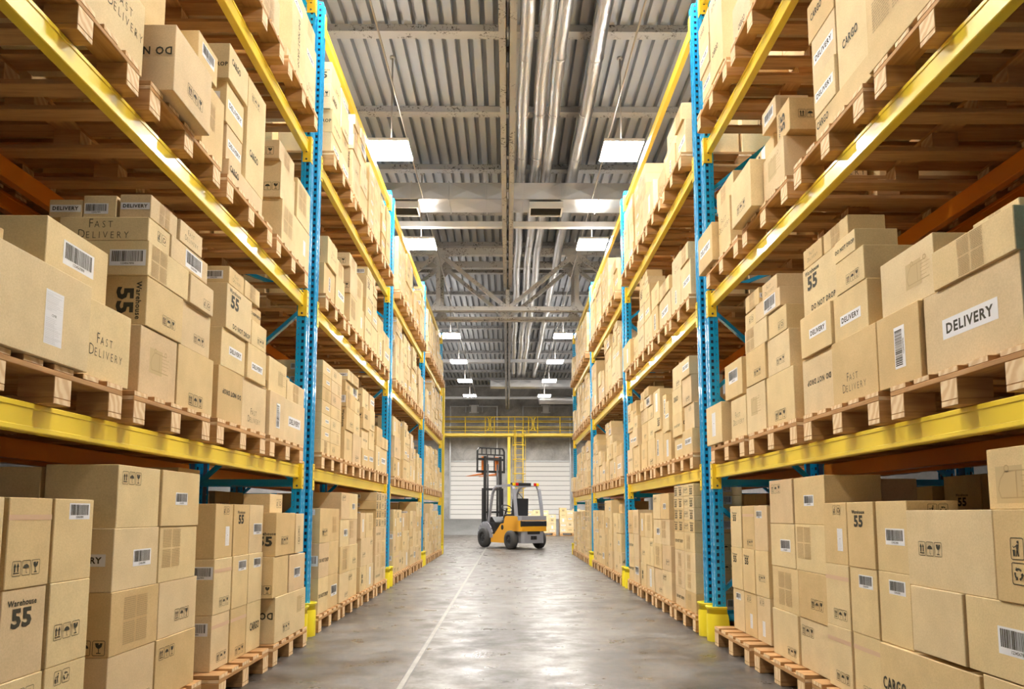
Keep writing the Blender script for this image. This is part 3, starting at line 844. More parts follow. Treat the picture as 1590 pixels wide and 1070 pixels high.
def rail_parts(mat, back):
    """shelf rail along +y from 0 to LEN, front at x=0 facing -x, top at z=0"""
    LEN = PERIOD - .118 - .25 - .006
    mb = MB()
    pr = [(0, -.004), (.003, 0), (.047, 0), (.05, -.003), (.05, -.099), (.047, -.102), (.003, -.102), (0, -.098), (0, -.084), (.004, -.081), (.004, -.021), (0, -.018)]
    mb.prism(pr, 'y', 0, LEN, mat)
    out = [('rail_body', mb.mesh('rail_body'), 0)]
    for y, s in ((0, -1), (LEN, 1)):
        mb = MB()
        a, b = (y, y + .008) if s > 0 else (y - .008, y)
        e = y + s * .001
        mb.box((-.022, min(e, y - s * .004), -.19), (.045, max(e, y - s * .004), .03), mat, .001)
        mb.box((-.026, min(y + s * .05, y - s * .004), -.19), (-.0225, max(y + s * .05, y - s * .004), .03), mat, .001)
        for z in (-.165, -.1, -.03, .015):
            mb.box((-.0275, y + s * .018, z - .007), (-.026, y + s * .03, z + .007), 'black')
            mb.lathe([(y - s * .004, .0), (y - s * .004, .009), (y - s * .010, .007), (y - s * .010, 0)], 'steel', 8, 'y', (.012, 0, z))
        out.append(('end_connector', mb.mesh('end_connector'), 0))
    return out
RP = {k: rail_parts(k, False) for k in ('yellow', 'orange_beam')}
rail_n = 0
def place_rail(x, y, z, side, inward, mat, label, group):
    """inward: the rail's front faces the aisle"""
    r = empty('shelf_rail', (side * x, y, z))
    flip = (side < 0) == inward
    if flip: r.rotation_euler = (0, 0, math.pi); r.location.y = y + PERIOD - .118 - .25 - .006
    for n, me, _ in RP[mat]: link(n, me, r)
    return tag(r, label, 'shelf beam', group)

A0, B0 = 1.75, 2.0                          # y of the paired frames at the near end of the first bay
LV4 = ['first shelf', 'second shelf', 'third shelf', 'top tier']
for side in (-1, 1):
    sd = SIDE[side]
    for k in range(5):
        for q, y in (('closing', A0 + PERIOD * k), ('opening', B0 + PERIOD * k)):
            if (k == 0 and q == 'closing') or (k == 4 and q == 'opening'): continue
            bay = BAY[k - 1] if q == 'closing' else BAY[k]
            place_frame(1.64, y, side, q == 'closing', f"blue perforated upright frame {q} the {bay} of the {sd} rack", f"upright frames of the {sd} rack")
    for k in range(4):
        y = B0 + PERIOD * k + .121
        for i, z in enumerate(RAIL_TOP):
            place_rail(XF, y, z, side, True, 'yellow', f"yellow aisle-side rail of the {sd} rack {LV4[i]}, {BAY[k]}", f"yellow rails of the {sd} rack")
            place_rail(XB - .02, y, z, side, False, 'orange_beam', f"orange back rail of the {sd} rack {LV4[i]}, {BAY[k]}", f"orange back rails of the {sd} rack")

def bollard_mesh():
    """post guard: a rounded shield open to the rack (+x), front at x=0"""
    mb = MB(); Rr = .076; n = 12
    def ring(z, r, cut):
        pts = [(Rr - r * math.cos(t), r * math.sin(t), z) for t in [R(-90 + 180 * i / n) for i in range(n + 1)]]
        return [(cut, -r, z)] + pts + [(cut, r, z)]
    prof = [(.0, Rr, .17), (.20, Rr, .15), (.215, Rr - .006, .145), (.245, Rr - .006, .14), (.262, Rr + .008, .14), (.27, Rr + .008, .14), (.27, Rr - .004, .14), (.0, Rr - .008, .16)]
    v = []; m = n + 3
    for z, r, c in prof: v += ring(z, r, c)
    f = [(i * m + j, i * m + j + 1, (i + 1) * m + j + 1, (i + 1) * m + j) for i in range(len(prof) - 1) for j in range(m - 1)]
    mb.add(v, f, 'bollard', True)
    return mb.mesh('post_guard')
BM = bollard_mesh()
for side in (-1, 1):
    for k in range(1, 5):
        for q, y in (('nearer', A0 + PERIOD * k), ('farther', B0 + PERIOD * k)):
            if k == 4 and q == 'farther': continue
            o = link('post_guard', BM, None, (side * 1.578, y + .059, 0)); o.rotation_euler = (0, 0, math.pi if side < 0 else 0)
            tag(o, f"yellow plastic guard round the {q} blue post after the {BAY[k - 1]}, {SIDE[side]} rack", 'post guard', 'yellow post guards')

# the racks standing back to back behind
RBOX = MB(); rr = random.Random(4)
for side in (-1, 1):
    sd = SIDE[side]
    for k in range(3):
        for q, y in (('closing', A0 + PERIOD * k), ('opening', B0 + PERIOD * k)):
            if k == 0 and q == 'closing': continue
            bay = BAY[k - 1] if q == 'closing' else BAY[k]
            place_frame(2.78, y, side, q == 'closing', f"shaded blue frame {q} the {bay} of the rack behind the {sd} rack", f"frames behind the {sd} rack")
    for k in range(2):
        for i, z in enumerate(RAIL_TOP[:3]):
            place_rail(2.80, B0 + PERIOD * k + .121, z, side, True, 'orange_beam', f"shaded orange rail, {LV4[i]}, {BAY[k]} of rack behind the {sd} one", f"rails behind the {sd} rack")
        for lv in range(4):
            for sl in range(4):
                y = SLOT[sl] + PERIOD * k; z = 0 if lv == 0 else RAIL_TOP[lv - 1]
                place_pallet(2.79, y, z + (.001 if lv else 0), side, f"shaded pallet under {STACK[sl]} stack, {LEVEL[lv]}, {BAY[k]}, behind the {sd} rack", f"pallets behind the {sd} rack", False)
                h = rr.uniform(1.03, 1.1) if lv == 0 else rr.uniform(.85, 1.05); zz = z + PH + .003
                for a, b in ((.02, .40), (.41, .78)):
                    for z0, z1 in ((0, h * .5 - .002), (h * .5, h)):
                        carton(RBOX, dict(side=side, x=2.86, dep=.5, y0=y + a, y1=y + b, z0=zz + z0, z1=zz + z1, F=rr.choice(('fast@.5,.5,.1', 'ico', 'bar', 'w55')), S=rr.choice(('ico', 'bar', 'fast'))), (0, 0, 0), True)
tag(RBOX.build('rear_rack_boxes'), 'tan cartons on the shaded racks behind the aisle racks', 'boxes', None, 'stuff')

# ------------------------------------------------------------------ the hall
XW, YB, YN, ZD = 7.2, 36.7, -9., 7.40        # side walls, back wall, near end, underside of the roof deck
def S(o, label): return tag(o, label, None, None, 'structure')
mb = MB(); mb.box((-XW - .2, YN, -.2), (XW + .2, YB + .2, 0), 'floor')
S(mb.build('floor'), 'polished mottled grey concrete warehouse floor')
mb = MB(); mb.box((-.634, YN, .0003), (-.604, 27.5, .0016), 'line'); mb.box((-.642, YN, .0002), (-.638, 27.5, .0012), 'steel'); mb.box((-.60, YN, .0002), (-.596, 27.5, .0012), 'steel')
S(mb.build('floor_marking_line'), 'worn pale line running along the aisle floor')
mb = MB(); mb.prism([(33.9, 0.0005), (36.2, .70), (YB, .70), (YB, .0005)], 'x', -XW, XW, 'ramp')
S(mb.build('ramp_floor'), 'smooth concrete ramp rising to the roller doors')
mb = MB(); mb.box((-XW - .2, YB, 0), (XW + .2, YB + .2, 8.2), 'wall')
S(mb.build('wall_back'), 'raw grey concrete end wall behind the catwalk')
for s, n in ((-1, 'left'), (1, 'right')):
    mb = MB(); mb.box((min(s * XW, s * (XW + .2)), YN, 0), (max(s * XW, s * (XW + .2)), YB, 8.2), 'sidewall')
    S(mb.build('wall_' + n), f'plain concrete wall beyond the {n} racks')
# corrugated roof deck: trapezoid ribs along y
mb = MB(); p = .177; n = int(2 * XW / p) + 1; prof = []
for i in range(n + 1):
    x = -XW + i * p
    prof += [(x, ZD), (x + .103, ZD), (x + .115, ZD + .11), (x + .166, ZD + .11)]
v = [(x, y, z) for y in (YN, YB) for x, z in prof]; m = len(prof)
mb.add(v, [(i, i + 1, m + i + 1, m + i) for i in range(m - 1)], 'deck')
mb.box((-XW - .2, YN, ZD + .13), (XW + .2, YB, ZD + .2), 'deck')
S(mb.build('ceiling'), 'ribbed grey metal roof deck over the aisle')
y = 8.98 - 1.93 * 9; k = 0
while y < YB - .2:
    if y > YN:
        mb = MB(); mb.box((-XW, y, ZD - .1), (XW, y + .16, ZD - .085), 'beamgrey'); mb.box((-XW, y + .005, ZD - .086), (XW, y + .02, ZD - .001), 'beamgrey'); mb.box((-XW, y + .06, ZD - .086), (XW, y + .075, ZD - .001), 'beamgrey')
        S(mb.build('ceiling_beam'), 'grey cross purlin with peeling specks under the roof deck')
    y += 1.93
def spine(y0, y1):
    mb = MB(); z = 6.16
    for s in (-1, 1):
        a, b = sorted((s * .012, s * .098)); mb.box((a, y0, z), (b, y1, z + .012), 'beamgrey')
        c, d = sorted((s * .012, s * .022)); mb.box((c, y0, z), (d, y1, z + .2), 'beamgrey')
        mb.box((a, y0, z + .19), (b, y1, z + .2), 'beamgrey')
    q = y0 + .4
    while q < y1: mb.box((-.09, q, z + .2), (.09, q + .12, z + .21), 'beamgrey'); mb.box((-.012, q, z + .004), (.012, q + .1, z + .02), 'rail'); q += 1.1
    return mb
S(spine(YN, 16.3).build('ceiling_beam'), 'twin-channel spine beam running over the middle of the aisle')
S(spine(17.8, 36.).build('ceiling_beam'), 'twin-channel spine beam beyond the roof trusses')

# trusses
def truss(y, label):
    r = empty('roof_truss', (0, y, 0)); w = .09
    zt, zb = 7.03, 5.71
    def part(n, a, b, ww=.09, h=.12):
        mb = MB(); mb.bar(a, b, ww, h, 'truss', (0, 1, 0)); return mb.build(n, r)
    part('top_chord', (-XW, 0, zt + .04), (XW, 0, zt + .04), .16, .14)
    part('bottom_chord', (-XW, 0, zb), (XW, 0, zb), .10, .14)
    for i in range(-2, 3):
        x = i * 3.22
        for s in (-1, 1):
            a = x + s * 1.6
            if abs(a) < XW: part('diagonal', (x + s * .06, 0, zb + .06), (a - s * .05, 0, zt - .03), .085, .10)
    for x in (-4.83, -1.61, 1.61, 4.83): part('vertical', (x, 0, zb + .05), (x, 0, zt), .10, .12)
    for x in (-4.83, -1.61, 1.61, 4.83):
        mb = MB(); mb.prism([(x - .28, zt - .02), (x + .28, zt - .02), (x + .08, zt - .26), (x - .08, zt - .26)], 'y', -.012, .012, 'truss'); mb.build('gusset_plate', r)
        mb = MB(); mb.prism([(x - .15, zb + .05), (x + .15, zb + .05), (x + .05, zb + .25), (x - .05, zb + .25)], 'y', -.012, .012, 'truss'); mb.build('gusset_plate', r)
    mb = MB(); mb.bar((0, 0, zb + .05), (0, 0, 6.16), .09, .1, 'truss', (0, 1, 0)); mb.build('centre_post', r)
    return tag(r, label, 'roof truss', 'roof trusses')
truss(16.5, 'nearer grey steel roof truss with crossing diagonals above the aisle')
truss(17.4, 'farther grey steel roof truss just beyond the nearer one')

# light panels on rods
rows = [('left', -1), ('right', 1)]
def panel_parts():
    a = MB(); a.box((-.275, -.28, .012), (.275, .28, .055), 'whitebar', .004)
    b = MB(); b.box((-.262, -.267, 0), (.262, .267, .0118), 'lamp')
    c = MB(); c.box((-.2, -.2, .0552), (.2, .2, .06), 'lamptop')
    d = MB(); d.tube([(0, 0, .06), (0, 0, 1.39)], .011, 'rod', 8)
    e = MB(); e.lathe([(1.37, 0), (1.37, .04), (1.395, .04), (1.395, 0)], 'rod', 12, 'z')
    return [('housing', a), ('diffuser', b), ('upper_diffuser', c), ('rod', d), ('ceiling_rose', e)]
LP = [(n, m.mesh(n)) for n, m in panel_parts()]
ORD = ['first', 'second', 'third', 'fourth', 'fifth', 'sixth', 'seventh', 'eighth', 'ninth', 'tenth', 'eleventh', 'twelfth', 'thirteenth']
for sd, s in rows:
    k = 0
    for i in (-2, -1, 0, 1, 3, 4, 5, 6):
        y = 9.67 + 3.53 * i
        r = empty('ceiling_light', (s * 1.60 - .02, y, 6.))
        for n, me in LP: link(n, me, r)
        if i < 0: tag(r, f'square light panel of the {sd} row, over the aisle before the first one in view', 'light', f'light panels nearer than the picture, {sd} row')
        else: tag(r, f'square white light panel on a rod, {ORD[i - (i > 2)]} in view of the {sd} row', 'light', 'hanging light panels')
for sd, s in rows:  # added lamps out of view, brightening the end wall and doors
    for q, x in (('side', 4.3),):
        for i in range(3):
            r = empty('ceiling_light', (s * x, 22.5 + 3.53 * i, 6.))
            for n, me in LP: link(n, me, r)
            tag(r, f'added unseen light panel beyond the rack ends, {q} {sd} row, {ORD[i]} from the racks', 'light', 'added light panels over the open end')
for sd, s in rows:
    mb = MB(); mb.tube([(s * 1.49, YN, 6.52), (s * 1.49, YB, 6.52)], .012, 'rod', 8)
    tag(mb.build('conduit_pipe'), f'thin bronze conduit running above the {sd} row of light panels', 'conduit', 'conduits over the lights')
for i, y in enumerate((13.1, 25.3, 33.6)):
    mb = MB(); mb.box((-XW, y, 6.31), (XW, y + .1, 6.42), 'whitebar', .006)
    tag(mb.build('ceiling_crossbar'), f'{("nearest", "middle", "farthest")[i]} white horizontal bar hung across the hall under the roof', 'bar', 'white cross bars')

# foil-lagged pipes and ducts
for i, (x, rd) in enumerate(((.235, .085), (.485, .09), (.69, .088), (1.17, .098))):
    mb = MB(); r_ = []; pts = []; q = YN; rj = random.Random(i)
    while q < 31.8: pts.append((x + .012 * math.sin(q * 1.7 + i), q, 7.02 + .01 * math.sin(q * 1.1 + 2 * i))); r_.append(rd * rj.uniform(.96, 1.04)); q += .22
    mb.tube(pts, r_, 'foil', 18)
    q = YN + .5
    while q < 31.5: mb.lathe([(q, rd * 1.03), (q, rd * 1.075), (q + .03, rd * 1.075), (q + .03, rd * 1.03)], 'foil', 18, 'y', (x, 0, 7.02)); q += 1.35
    tag(mb.build('insulated_pipe'), f'{("leftmost", "second", "third", "rightmost and thickest")[i]} silver foil-wrapped pipe along the ceiling', 'pipe', 'silver ceiling pipes')
def duct(y, x0, x1, label):
    r = empty('ceiling_air_duct', (0, y, 0)); seg = .66; x = x0; mb = MB(); z0, z1, D = 6.5, 6.80, .58
    while x < x1 - .01:
        e = min(x + seg, x1)
        c = ((x + e) / 2)
        mb.box((x + .004, 0, z0), (e - .004, D, z1), 'galv', .004)
        mb.add([(x + .02, -.001, z0 + .02), (e - .02, -.001, z0 + .02), (c, -.014, (z0 + z1) / 2)], [(0, 1, 2)], 'galv')
        mb.add([(x + .02, -.001, z1 - .02), (e - .02, -.001, z1 - .02), (c, -.014, (z0 + z1) / 2), (x + .02, -.001, z0 + .02), (e - .02, -.001, z0 + .02)], [(0, 2, 3), (1, 2, 4), (0, 1, 2)], 'galv')
        mb.add([(x + .02, .02, z0 - .001), (e - .02, .02, z0 - .001), (e - .02, D - .02, z0 - .001), (x + .02, D - .02, z0 - .001), (c, D / 2, z0 - .02)], [(0, 1, 4), (1, 2, 4), (2, 3, 4), (3, 0, 4)], 'galv')
        x = e
    mb.build('duct_body', r)
    x = x0; mb = MB(); mb.box((-.008, -.02, z0 - .02), (.008, D + .02, z1 + .02), 'galv'); fm = mb.mesh('joint_flange')
    while x < x1: link('joint_flange', fm, r, (x, 0, 0)); x += seg
    return tag(r, label, 'duct'), r
_, dr = duct(12.32, -5, 5, 'rectangular galvanised duct crossing under the roof in front of the trusses')
for x, w in ((-1.88, 'left'), (.68, 'right')):
    v = empty('air_vent', (x, 12.36, 6.36))
    mb = MB()
    for a, b in (((-.3, 0, 0), (.3, .03, .118)), ((-.3, .37, 0), (.3, .4, .118)), ((-.3, .03, 0), (-.27, .37, .118)), ((.27, .03, 0), (.3, .37, .118))): mb.box(a, b, 'whitebar', .003)
    mb.build('vent_frame', v)
    mb = MB(); mb.box((-.27, .03, .05), (.27, .37, .07), 'dark')
    for i in range(8): mb.bar((-.27, .06 + i * .04, .025), (.27, .06 + i * .04, .025), .004, .03, 'dark', (0, .5, 1))
    mb.build('louvre', v)
    tag(v, f'dark louvred air vent under the duct, {w} of the spine beam', 'vent', 'air vents')
duct(31.4, -.75, 5, 'farther galvanised duct crossing close to the end wall')
mb = MB(); mb.tube([(1.4, 32.6, 6.1), (1.5, 32.6, 6.12), (5, 32.6, 6.12)], .2, 'foil', 20)
tag(mb.build('ceiling_round_duct'), 'round silver duct lying across under the farther duct', 'duct')

# end wall: doors, guides, units, catwalk, ladder
def door(x0, x1, n, w):
    r = empty(f'door_{n}', ((x0 + x1) / 2, YB - .06, .7)); W = (x1 - x0) / 2; H = 2.87
    mb = MB(); k = 12; h = H / k
    for i in range(k): mb.box((-W, 0, i * h + .018), (W, .05, (i + 1) * h - .012), 'door', .006)
    mb.box((-W + .005, .012, 0), (W - .005, .045, H), 'doorgap')
    mb.build('door_panel', r)
    for s in (-1, 1):
        mb = MB(); a, b = sorted((s * (W + .005), s * (W + .07))); mb.box((a, -.04, 0), (b, .05, H + 2.85), 'rail', .004); mb.build('guide_rail', r)
    mb = MB(); mb.box((-W - .07, -.03, H + 2.8), (W + .07, .02, H + 2.86), 'rail', .004); mb.build('top_rail', r)
    mb = MB(); mb.box((-W, -.02, H + .01), (W, .04, H + .06), 'rail', .004); mb.build('lintel_trim', r)
    S(r, f'white ribbed roller door in the end wall, {w} of the yellow column')
door(-2.86, -.56, 1, 'left'); door(.82, 3.13, 2, 'right')
for x, w in ((-1.70, 'left'), (1.94, 'right')):
    r = empty('wall_unit', (x, YB - .16, 6.05))
    mb = MB(); mb.box((-.15, 0, 0), (.15, .15, .42), 'whitebar', .01); mb.build('unit_body', r)
    for sx in (-1, 1):
        for z in (.03, .39): mb = MB(); mb.lathe([(-.06, 0), (-.06, .04), (0, .04), (0, 0)], 'whitebar', 10, 'y', (sx * .2, .06, z)); mb.bar((sx * .15, .05, z), (sx * .2, .05, z), .03, .03, 'rail'); mb.build('corner_bracket', r)
        mb = MB(); mb.box((sx * .42 - .02, .08, .05), (sx * .42 + .02, .15, .47), 'rail'); mb.bar((sx * .42, .12, .4), (sx * .15, .12, .3), .02, .02, 'rail'); mb.build('side_arm', r)
    tag(r, f'grey box unit on the end wall above the {w} roller door', 'wall unit', 'wall units')

r = empty('catwalk', (0, 35.0, 0)); X0, X1 = -4.2, 4.2
mb = MB(); mb.box((X0, 0, 4.72), (X1, .06, 4.85), 'gate', .004); mb.box((X0, .06, 4.80), (X1, 1.5, 4.84), 'gate'); mb.build('walkway_deck', r)
for z in (5.65, 5.40, 5.16, 4.98): mb = MB(); mb.tube([(X0, .03, z), (X1, .03, z)], .018 if z < 5.6 else .024, 'gate', 8); mb.build('guard_rail', r)
for z in (5.65, 5.25): mb = MB(); mb.tube([(X0, 1.45, z), (X1, 1.45, z)], .018, 'gate', 8); mb.build('rear_guard_rail', r)
for x in (-3.6, -2.05, -1.08, -.64, .05, 1.02, 1.46, 2.55, 3.6): mb = MB(); mb.tube([(x, .03, 4.86), (x, .03, 5.66)], .024, 'gate', 8); mb.build('baluster', r)
for x in (-.86, 1.24):
    for s in (-1, 1):
        mb = MB(); q = [(x + s * .14, .0, 4.98), (x + s * .05, .0, 5.05), (x + s * .03, .0, 5.3), (x + s * .05, .0, 5.55), (x + s * .14, .0, 5.62)]; mb.tube(q, .026, 'gate', 8); mb.build('gate_loop', r)
tag(r, 'yellow railed catwalk crossing in front of the end wall', 'catwalk')
mb = MB(); mb.box((0, 34.95, 0.31), (.14, 35.12, 4.67), 'gate', .006)
tag(mb.build('catwalk_column'), 'tall yellow steel column carrying the catwalk behind the forklift', 'column')
r = empty('caged_ladder', (.55, 34.8, .28))
for s in (-1, 1): mb = MB(); mb.tube([(s * .2, 0, 0), (s * .2, 0, 5.3)], .02, 'gate', 8); mb.build('stile', r)
for i in range(16): mb = MB(); mb.tube([(-.2, 0, .2 + i * .3), (.2, 0, .2 + i * .3)], .014, 'gate', 6); mb.build('rung', r)
for i in range(5):
    z = 1.9 + i * .68; mb = MB(); mb.tube([(.3 * math.sin(R(t)), -.3 + .3 * math.cos(R(t)) * -1 + .02, z) for t in range(-150, 151, 20)], .018, 'gate', 6); mb.build('cage_hoop', r)
for t in (-90, -30, 30, 90): mb = MB(); mb.tube([(.3 * math.sin(R(t)), -.28 - .3 * math.cos(R(t)), 1.9), (.3 * math.sin(R(t)), -.28 - .3 * math.cos(R(t)), 4.62)], .010, 'gate', 6); mb.build('cage_strip', r)
tag(r, 'yellow ladder with safety hoops beside the catwalk column', 'ladder')
mb = MB(); mb.box((-1.67, 18.32, 0), (-1.60, 18.42, 4.2), 'gate', .006); tag(mb.build('rack_end_post'), 'slim yellow post at the far end of the left rack', 'post')

# two loaded pallets standing by the ramp
rr = random.Random(3)
for j, (x0, w, word) in enumerate(((.80, 1.35, 'left'), (2.32, 1.2, 'right'))):
    mb0 = MB()
    o = link('wooden_pallet', pallet_mesh, None, (x0, 32.4, 0)); o.scale = (w / PD, 1, 1)
    tag(o, f'pallet of cartons behind the forklift, {word} one of the two on open floor', 'pallet', 'pallets by the ramp')
    cols = 4; cw = w / cols; ht = [[.95, 1.0, .98, .8], [1.1, .98, 1.05, 1.0]][j]
    for c in range(cols):
        z = PH + .001; n = 5 if (c + j) % 2 else 4; h = (ht[c]) / n
        for q in range(n):
            bb = dict(side=1, x=x0 + c * cw + .002, dep=cw - .004, y0=32.42, y1=33.1, z0=z, z1=z + h - .003, F='bar', S=('cmr@.5,.5,.14', 'bar@.5,.5,.07', 'ico@.5,.5,.05', 'del@.5,.5,.05', 'w55@.5,.5,.1')[(q * 2 + c + j) % 5])
            org = (bb['x'] + bb['dep'] / 2, 32.76, z); mb = MB(); carton(mb, bb, org, True)
            o = mb.build('floor_box', None, org)
            tag(o, f'small carton {ROWN[q] if q < n - 1 else "topmost row"}, {("first", "second", "third", "fourth")[c]} column, {word} floor pallet behind the forklift', 'box', f'cartons on the {word} floor pallet')
            z += h

# ------------------------------------------------------------------ forklift: local +y forward (towards the forks), +x to its right
fk = empty('forklift', (.50, 20.78, 0), R(31))
tag(fk, 'orange and grey counterbalance forklift with raised forks, seen from behind', 'forklift')
mb = MB()                                    # side skirts and hood
prof = [(-.34, .50), (-.34, .88), (-.28, .92), (.28, .92), (.36, .90), (.42, .72), (.58, .70), (.95, .40), (1.16, .36), (1.16, .16), (.36, .16), (.30, .34), (.20, .46), (.05, .50)]
for s in (-1, 1):
    a, b = sorted((s * .40, s * .46)); mb.prism(prof, 'x', a, b, 'f_orange')
mb.box((-.40, -.10, .50), (.40, .36, .90), 'f_orange', .02)
fix_normals(mb.build('hood', fk))
mb = MB(); mb.prism([(-.46, -.40), (-.40, -.47), (.40, -.47), (.46, -.40), (.46, -.1), (-.46, -.1)], 'z', .50, .80, 'f_orange'); fix_normals(mb.build('rear_cowl', fk))
mb = MB(); mb.box((-.43, -.475, .62), (.43, -.2, .80), 'black', .02); mb.box((-.33, -.483, .64), (.33, -.46, .78), 'black', .01); mb.build('radiator_grille', fk)
mb = MB(); mb.prism([(-.46, -.40), (-.40, -.46), (.40, -.46), (.46, -.40), (.44, .30), (-.44, .30)], 'z', .80, .925, 'f_grey'); fix_normals(mb.build('top_cover', fk))
mb = MB(); mb.prism([(-.37, -.38), (-.30, -.44), (.30, -.44), (.37, -.38), (.28, .25), (-.28, .25)], 'z', .17, .50, 'f_grey'); mb.box((-.09, -.47, .27), (-.01, -.43, .37), 'black', .004); mb.box((.01, -.47, .27), (.09, -.43, .37), 'black', .004); mb.box((-.2, -.46, .42), (.2, -.40, .50), 'black', .005)
fix_normals(mb.build('counterweight', fk))
mb = MB(); mb.box((-.38, .36, .22), (.38, 1.45, .42), 'f_grey', .02); mb.box((-.40, .4, .42), (.40, 1.0, .46), 'black', .01); mb.build('chassis', fk)
for s in (-1, 1):
    mb = MB(); pts = [(s * .46, 1.5 + .36 * math.cos(R(t)), .29 + .36 * math.sin(R(t))) for t in range(10, 181, 17)]
    for p, q in zip(pts, pts[1:]): mb.bar(p, q, .22, .03, 'f_grey', (1, 0, 0))
    mb.build('front_fender', fk)
mb = MB(); mb.box((-.42, 1.0, .40), (.42, 1.38, .74), 'black', .03); mb.prism([(1.0, .74), (1.38, .74), (1.38, .86), (1.2, .90)], 'x', -.4, .4, 'black'); fix_normals(mb.build('dashboard', fk))
mb = MB(); mb.box((-.24, .36, .90), (.24, .80, .98), 'black', .02); mb.prism([(.22, .92), (.36, .92), (.30, 1.40), (.20, 1.42)], 'x', -.24, .24, 'black'); fix_normals(mb.build('seat', fk))
sw = empty('steering', (0, 1.0, 1.14)); sw.parent = fk
mb = MB(); c = [(.17 * math.cos(R(t)), .17 * math.sin(R(t)) * .8, .17 * math.sin(R(t)) * .6) for t in range(0, 360, 18)]; mb.tube(c, .016, 'black', 8, False, True); mb.bar((-.16, 0, 0), (.16, 0, 0), .03, .012, 'black'); mb.tube([(0, 0, 0), (0, .18, -.3)], .03, 'black', 8); mb.build('steering_wheel', sw)
mb = MB(); mb.lathe([(-.462, 0), (-.468, .05), (-.46, .075), (-.45, .075)], 'black', 16, 'x', (0, .50, .60)); mb.build('filler_cap', fk)
# overhead guard
for s in (-1, 1):
    mb = MB(); pts = [(s * .42, 1.36, .72), (s * .42, 1.22, 1.25), (s * .42, 1.12, 1.58), (s * .42, 1.02, 1.72), (s * .42, .86, 1.78), (s * .42, .1, 1.80)]
    for p, q in zip(pts, pts[1:]): mb.bar(p, q, .055, .07, 'f_grey', (1, 0, 0))
    mb.build('front_pillar', fk)
    mb = MB(); pts = [(s * .43, -.22, .92), (s * .43, -.17, 1.25), (s * .42, -.08, 1.66), (s * .42, .03, 1.80)]
    for p, q in zip(pts, pts[1:]): mb.bar(p, q, .06, .085, 'f_grey', (1, 0, 0))
    mb.build('rear_pillar', fk)
mb = MB()
for i in range(7): mb.bar((-.42, .12 + i * .13, 1.80), (.42, .12 + i * .13, 1.80), .03, .04, 'f_grey')
mb.build('roof_grid', fk)
lb = MB(); lb.box((-.46, -.03, 1.77), (.46, .05, 1.86), 'mast', .006); lb = lb.build('light_bar', fk)
for n, x0, x1, m_ in (('amber_lamp', -.44, -.35, 'amber'), ('red_lamp', -.35, -.25, 'red'), ('white_lamp', .18, .26, 'clear'), ('red_lamp', .26, .35, 'red'), ('amber_lamp', .35, .44, 'amber')):
    mb = MB(); mb.box((x0, -.06, 1.775), (x1, -.028, 1.855), m_, .006); mb.build(n, lb)
mb = MB(); mb.tube([(.40, 1.0, 1.6), (.52, .95, 1.45), (.52, .95, 1.35)], .012, 'black', 6); mb.lathe([(0, 0), (0, .09), (.03, .09), (.03, 0)], 'black', 16, 'y', (.52, .93, 1.28)); mb.build('mirror', fk)
# wheels
def wheel(x, y, r, w):
    e = empty('wheel', (x, y, r)); e.parent = fk
    mb = MB(); mb.lathe([(-w / 2, r * .56), (-w / 2, r * .88), (-w * .36, r * .98), (0, r), (w * .36, r * .98), (w / 2, r * .88), (w / 2, r * .56)], 'tyre', 32, 'x'); mb.build('tyre', e)
    mb = MB(); mb.lathe([(-w * .40, 0), (-w * .42, r * .14), (-w * .36, r * .2), (-w * .28, r * .40), (-w * .42, r * .5), (-w * .46, r * .57), (w * .46, r * .57), (w * .42, r * .5), (w * .28, r * .4), (w * .4, r * .14), (w * .4, 0)], 'hub', 24, 'x')
    for i in range(6): mb.lathe([(-w * .36, 0), (-w * .36, .016), (-w * .30, .016)], 'steel', 6, 'x', (0, r * .29 * math.cos(R(60 * i)), r * .29 * math.sin(R(60 * i))))
    mb.build('hub', e)
for s in (-1, 1): wheel(s * .47, 1.5, .295, .2); wheel(s * .47, 0, .26, .19)
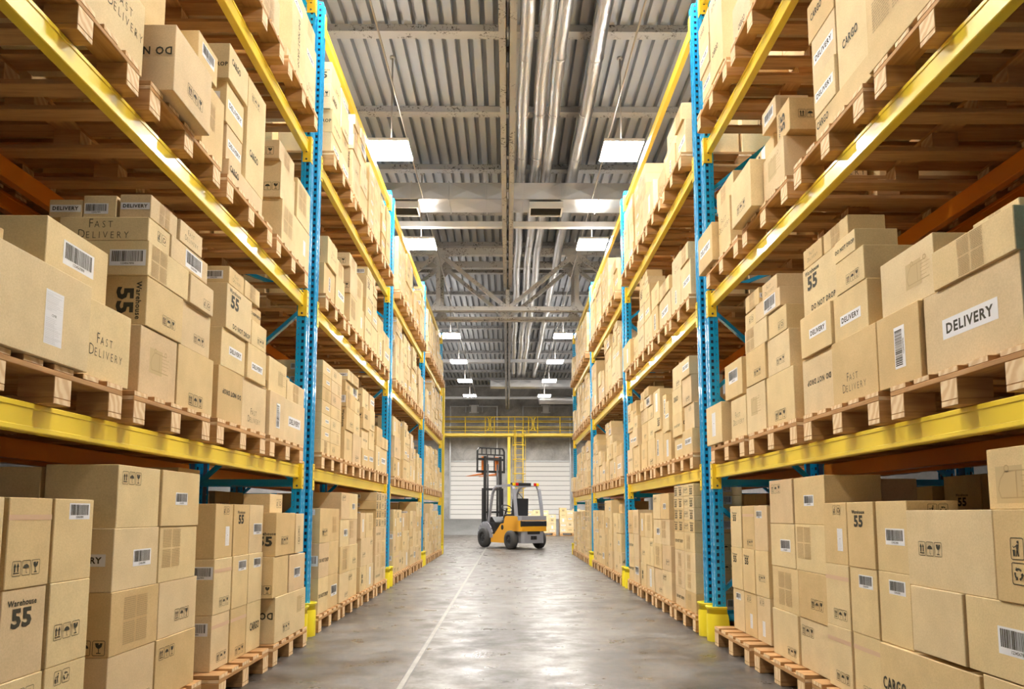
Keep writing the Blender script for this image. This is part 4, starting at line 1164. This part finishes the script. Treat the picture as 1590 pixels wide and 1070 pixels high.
# mast
m_ = empty('mast', (0, 1.78, 0)); m_.parent = fk
for s in (-1, 1):
    mb = MB(); a, b = sorted((s * .31, s * .355)); mb.box((a, .02, .10), (b, .13, 1.76), 'mast', .004); mb.build('outer_rail', m_)
    mb = MB(); a, b = sorted((s * .245, s * .295)); mb.box((a, .02, .5), (b, .13, 2.74), 'mast', .004); mb.build('inner_rail', m_)
    mb = MB(); mb.tube([(s * .17, .08, .3), (s * .17, .08, 2.5)], .03, 'mast', 10); mb.build('lift_cylinder', m_)
for z in (.2, 1.0, 1.70): mb = MB(); mb.box((-.30, .03, z), (.30, .09, z + .06), 'mast', .003); mb.build('cross_member', m_)
mb = MB(); mb.box((-.22, .03, 2.62), (.22, .1, 2.70), 'mast'); mb.build('cross_member', m_)
cr = empty('carriage', (0, 1.95, 2.22)); cr.parent = fk
mb = MB()
for z in (.02, .40): mb.box((-.5, 0, z), (.5, .05, z + .07), 'mast', .003)
mb.box((-.5, 0, .02), (-.45, .04, .70), 'mast', .003); mb.box((.45, 0, .02), (.5, .04, .70), 'mast', .003)
mb.bar((-.475, .02, .70), (-.42, .02, .78), .04, .04, 'mast'); mb.bar((.475, .02, .70), (.42, .02, .78), .04, .04, 'mast')
mb.box((-.43, 0, .76), (.43, .04, .80), 'mast', .003); mb.box((-.48, 0, .56), (.48, .04, .60), 'mast', .003)
for i in range(-2, 3): mb.box((i * .16 - .012, .005, .58), (i * .16 + .012, .035, .78), 'mast')
for i in (-1, 1): mb.box((i * .12 - .012, .005, .05), (i * .12 + .012, .035, .58), 'mast')
mb.build('load_backrest', cr)
for s in (-1, 1):
    mb = MB(); x = s * .24; mb.box((x - .055, .052, -.05), (x + .055, .095, .52), 'fork', .004); mb.prism([(.052, -.05), (1.12, -.05), (1.12, -.04), (.3, 0), (.052, 0)], 'x', x - .055, x + .055, 'fork'); fix_normals(mb.build('fork', cr))

# ------------------------------------------------------------------ camera, daylight, view
cam = bpy.data.cameras.new('camera'); co = bpy.data.objects.new('camera', cam); COL.objects.link(co)
cam.sensor_width = 36; cam.lens = FPX / 1590 * 36; cam.shift_y = (CYP - 535) / 1590
cam.clip_start = .05; cam.clip_end = 200
co.location = (0, 0, 1); co.rotation_euler = (R(90) + PITCH, 0, -YAW)
SC.camera = co
w = bpy.data.worlds.new('daylight'); SC.world = w; w.use_nodes = True
bg = w.node_tree.nodes['Background']; bg.inputs[0].default_value = (1., .95, .88, 1); bg.inputs[1].default_value = .25
SC.view_settings.view_transform = 'Standard'; SC.view_settings.look = 'None'; SC.view_settings.gamma = 1
SC.view_settings.use_curve_mapping = False; SC.view_settings.exposure = .88
SC.cycles.use_denoising = True; SC.cycles.max_bounces = 10; SC.cycles.diffuse_bounces = 6; SC.cycles.glossy_bounces = 4
SC.cycles.sample_clamp_indirect = 8
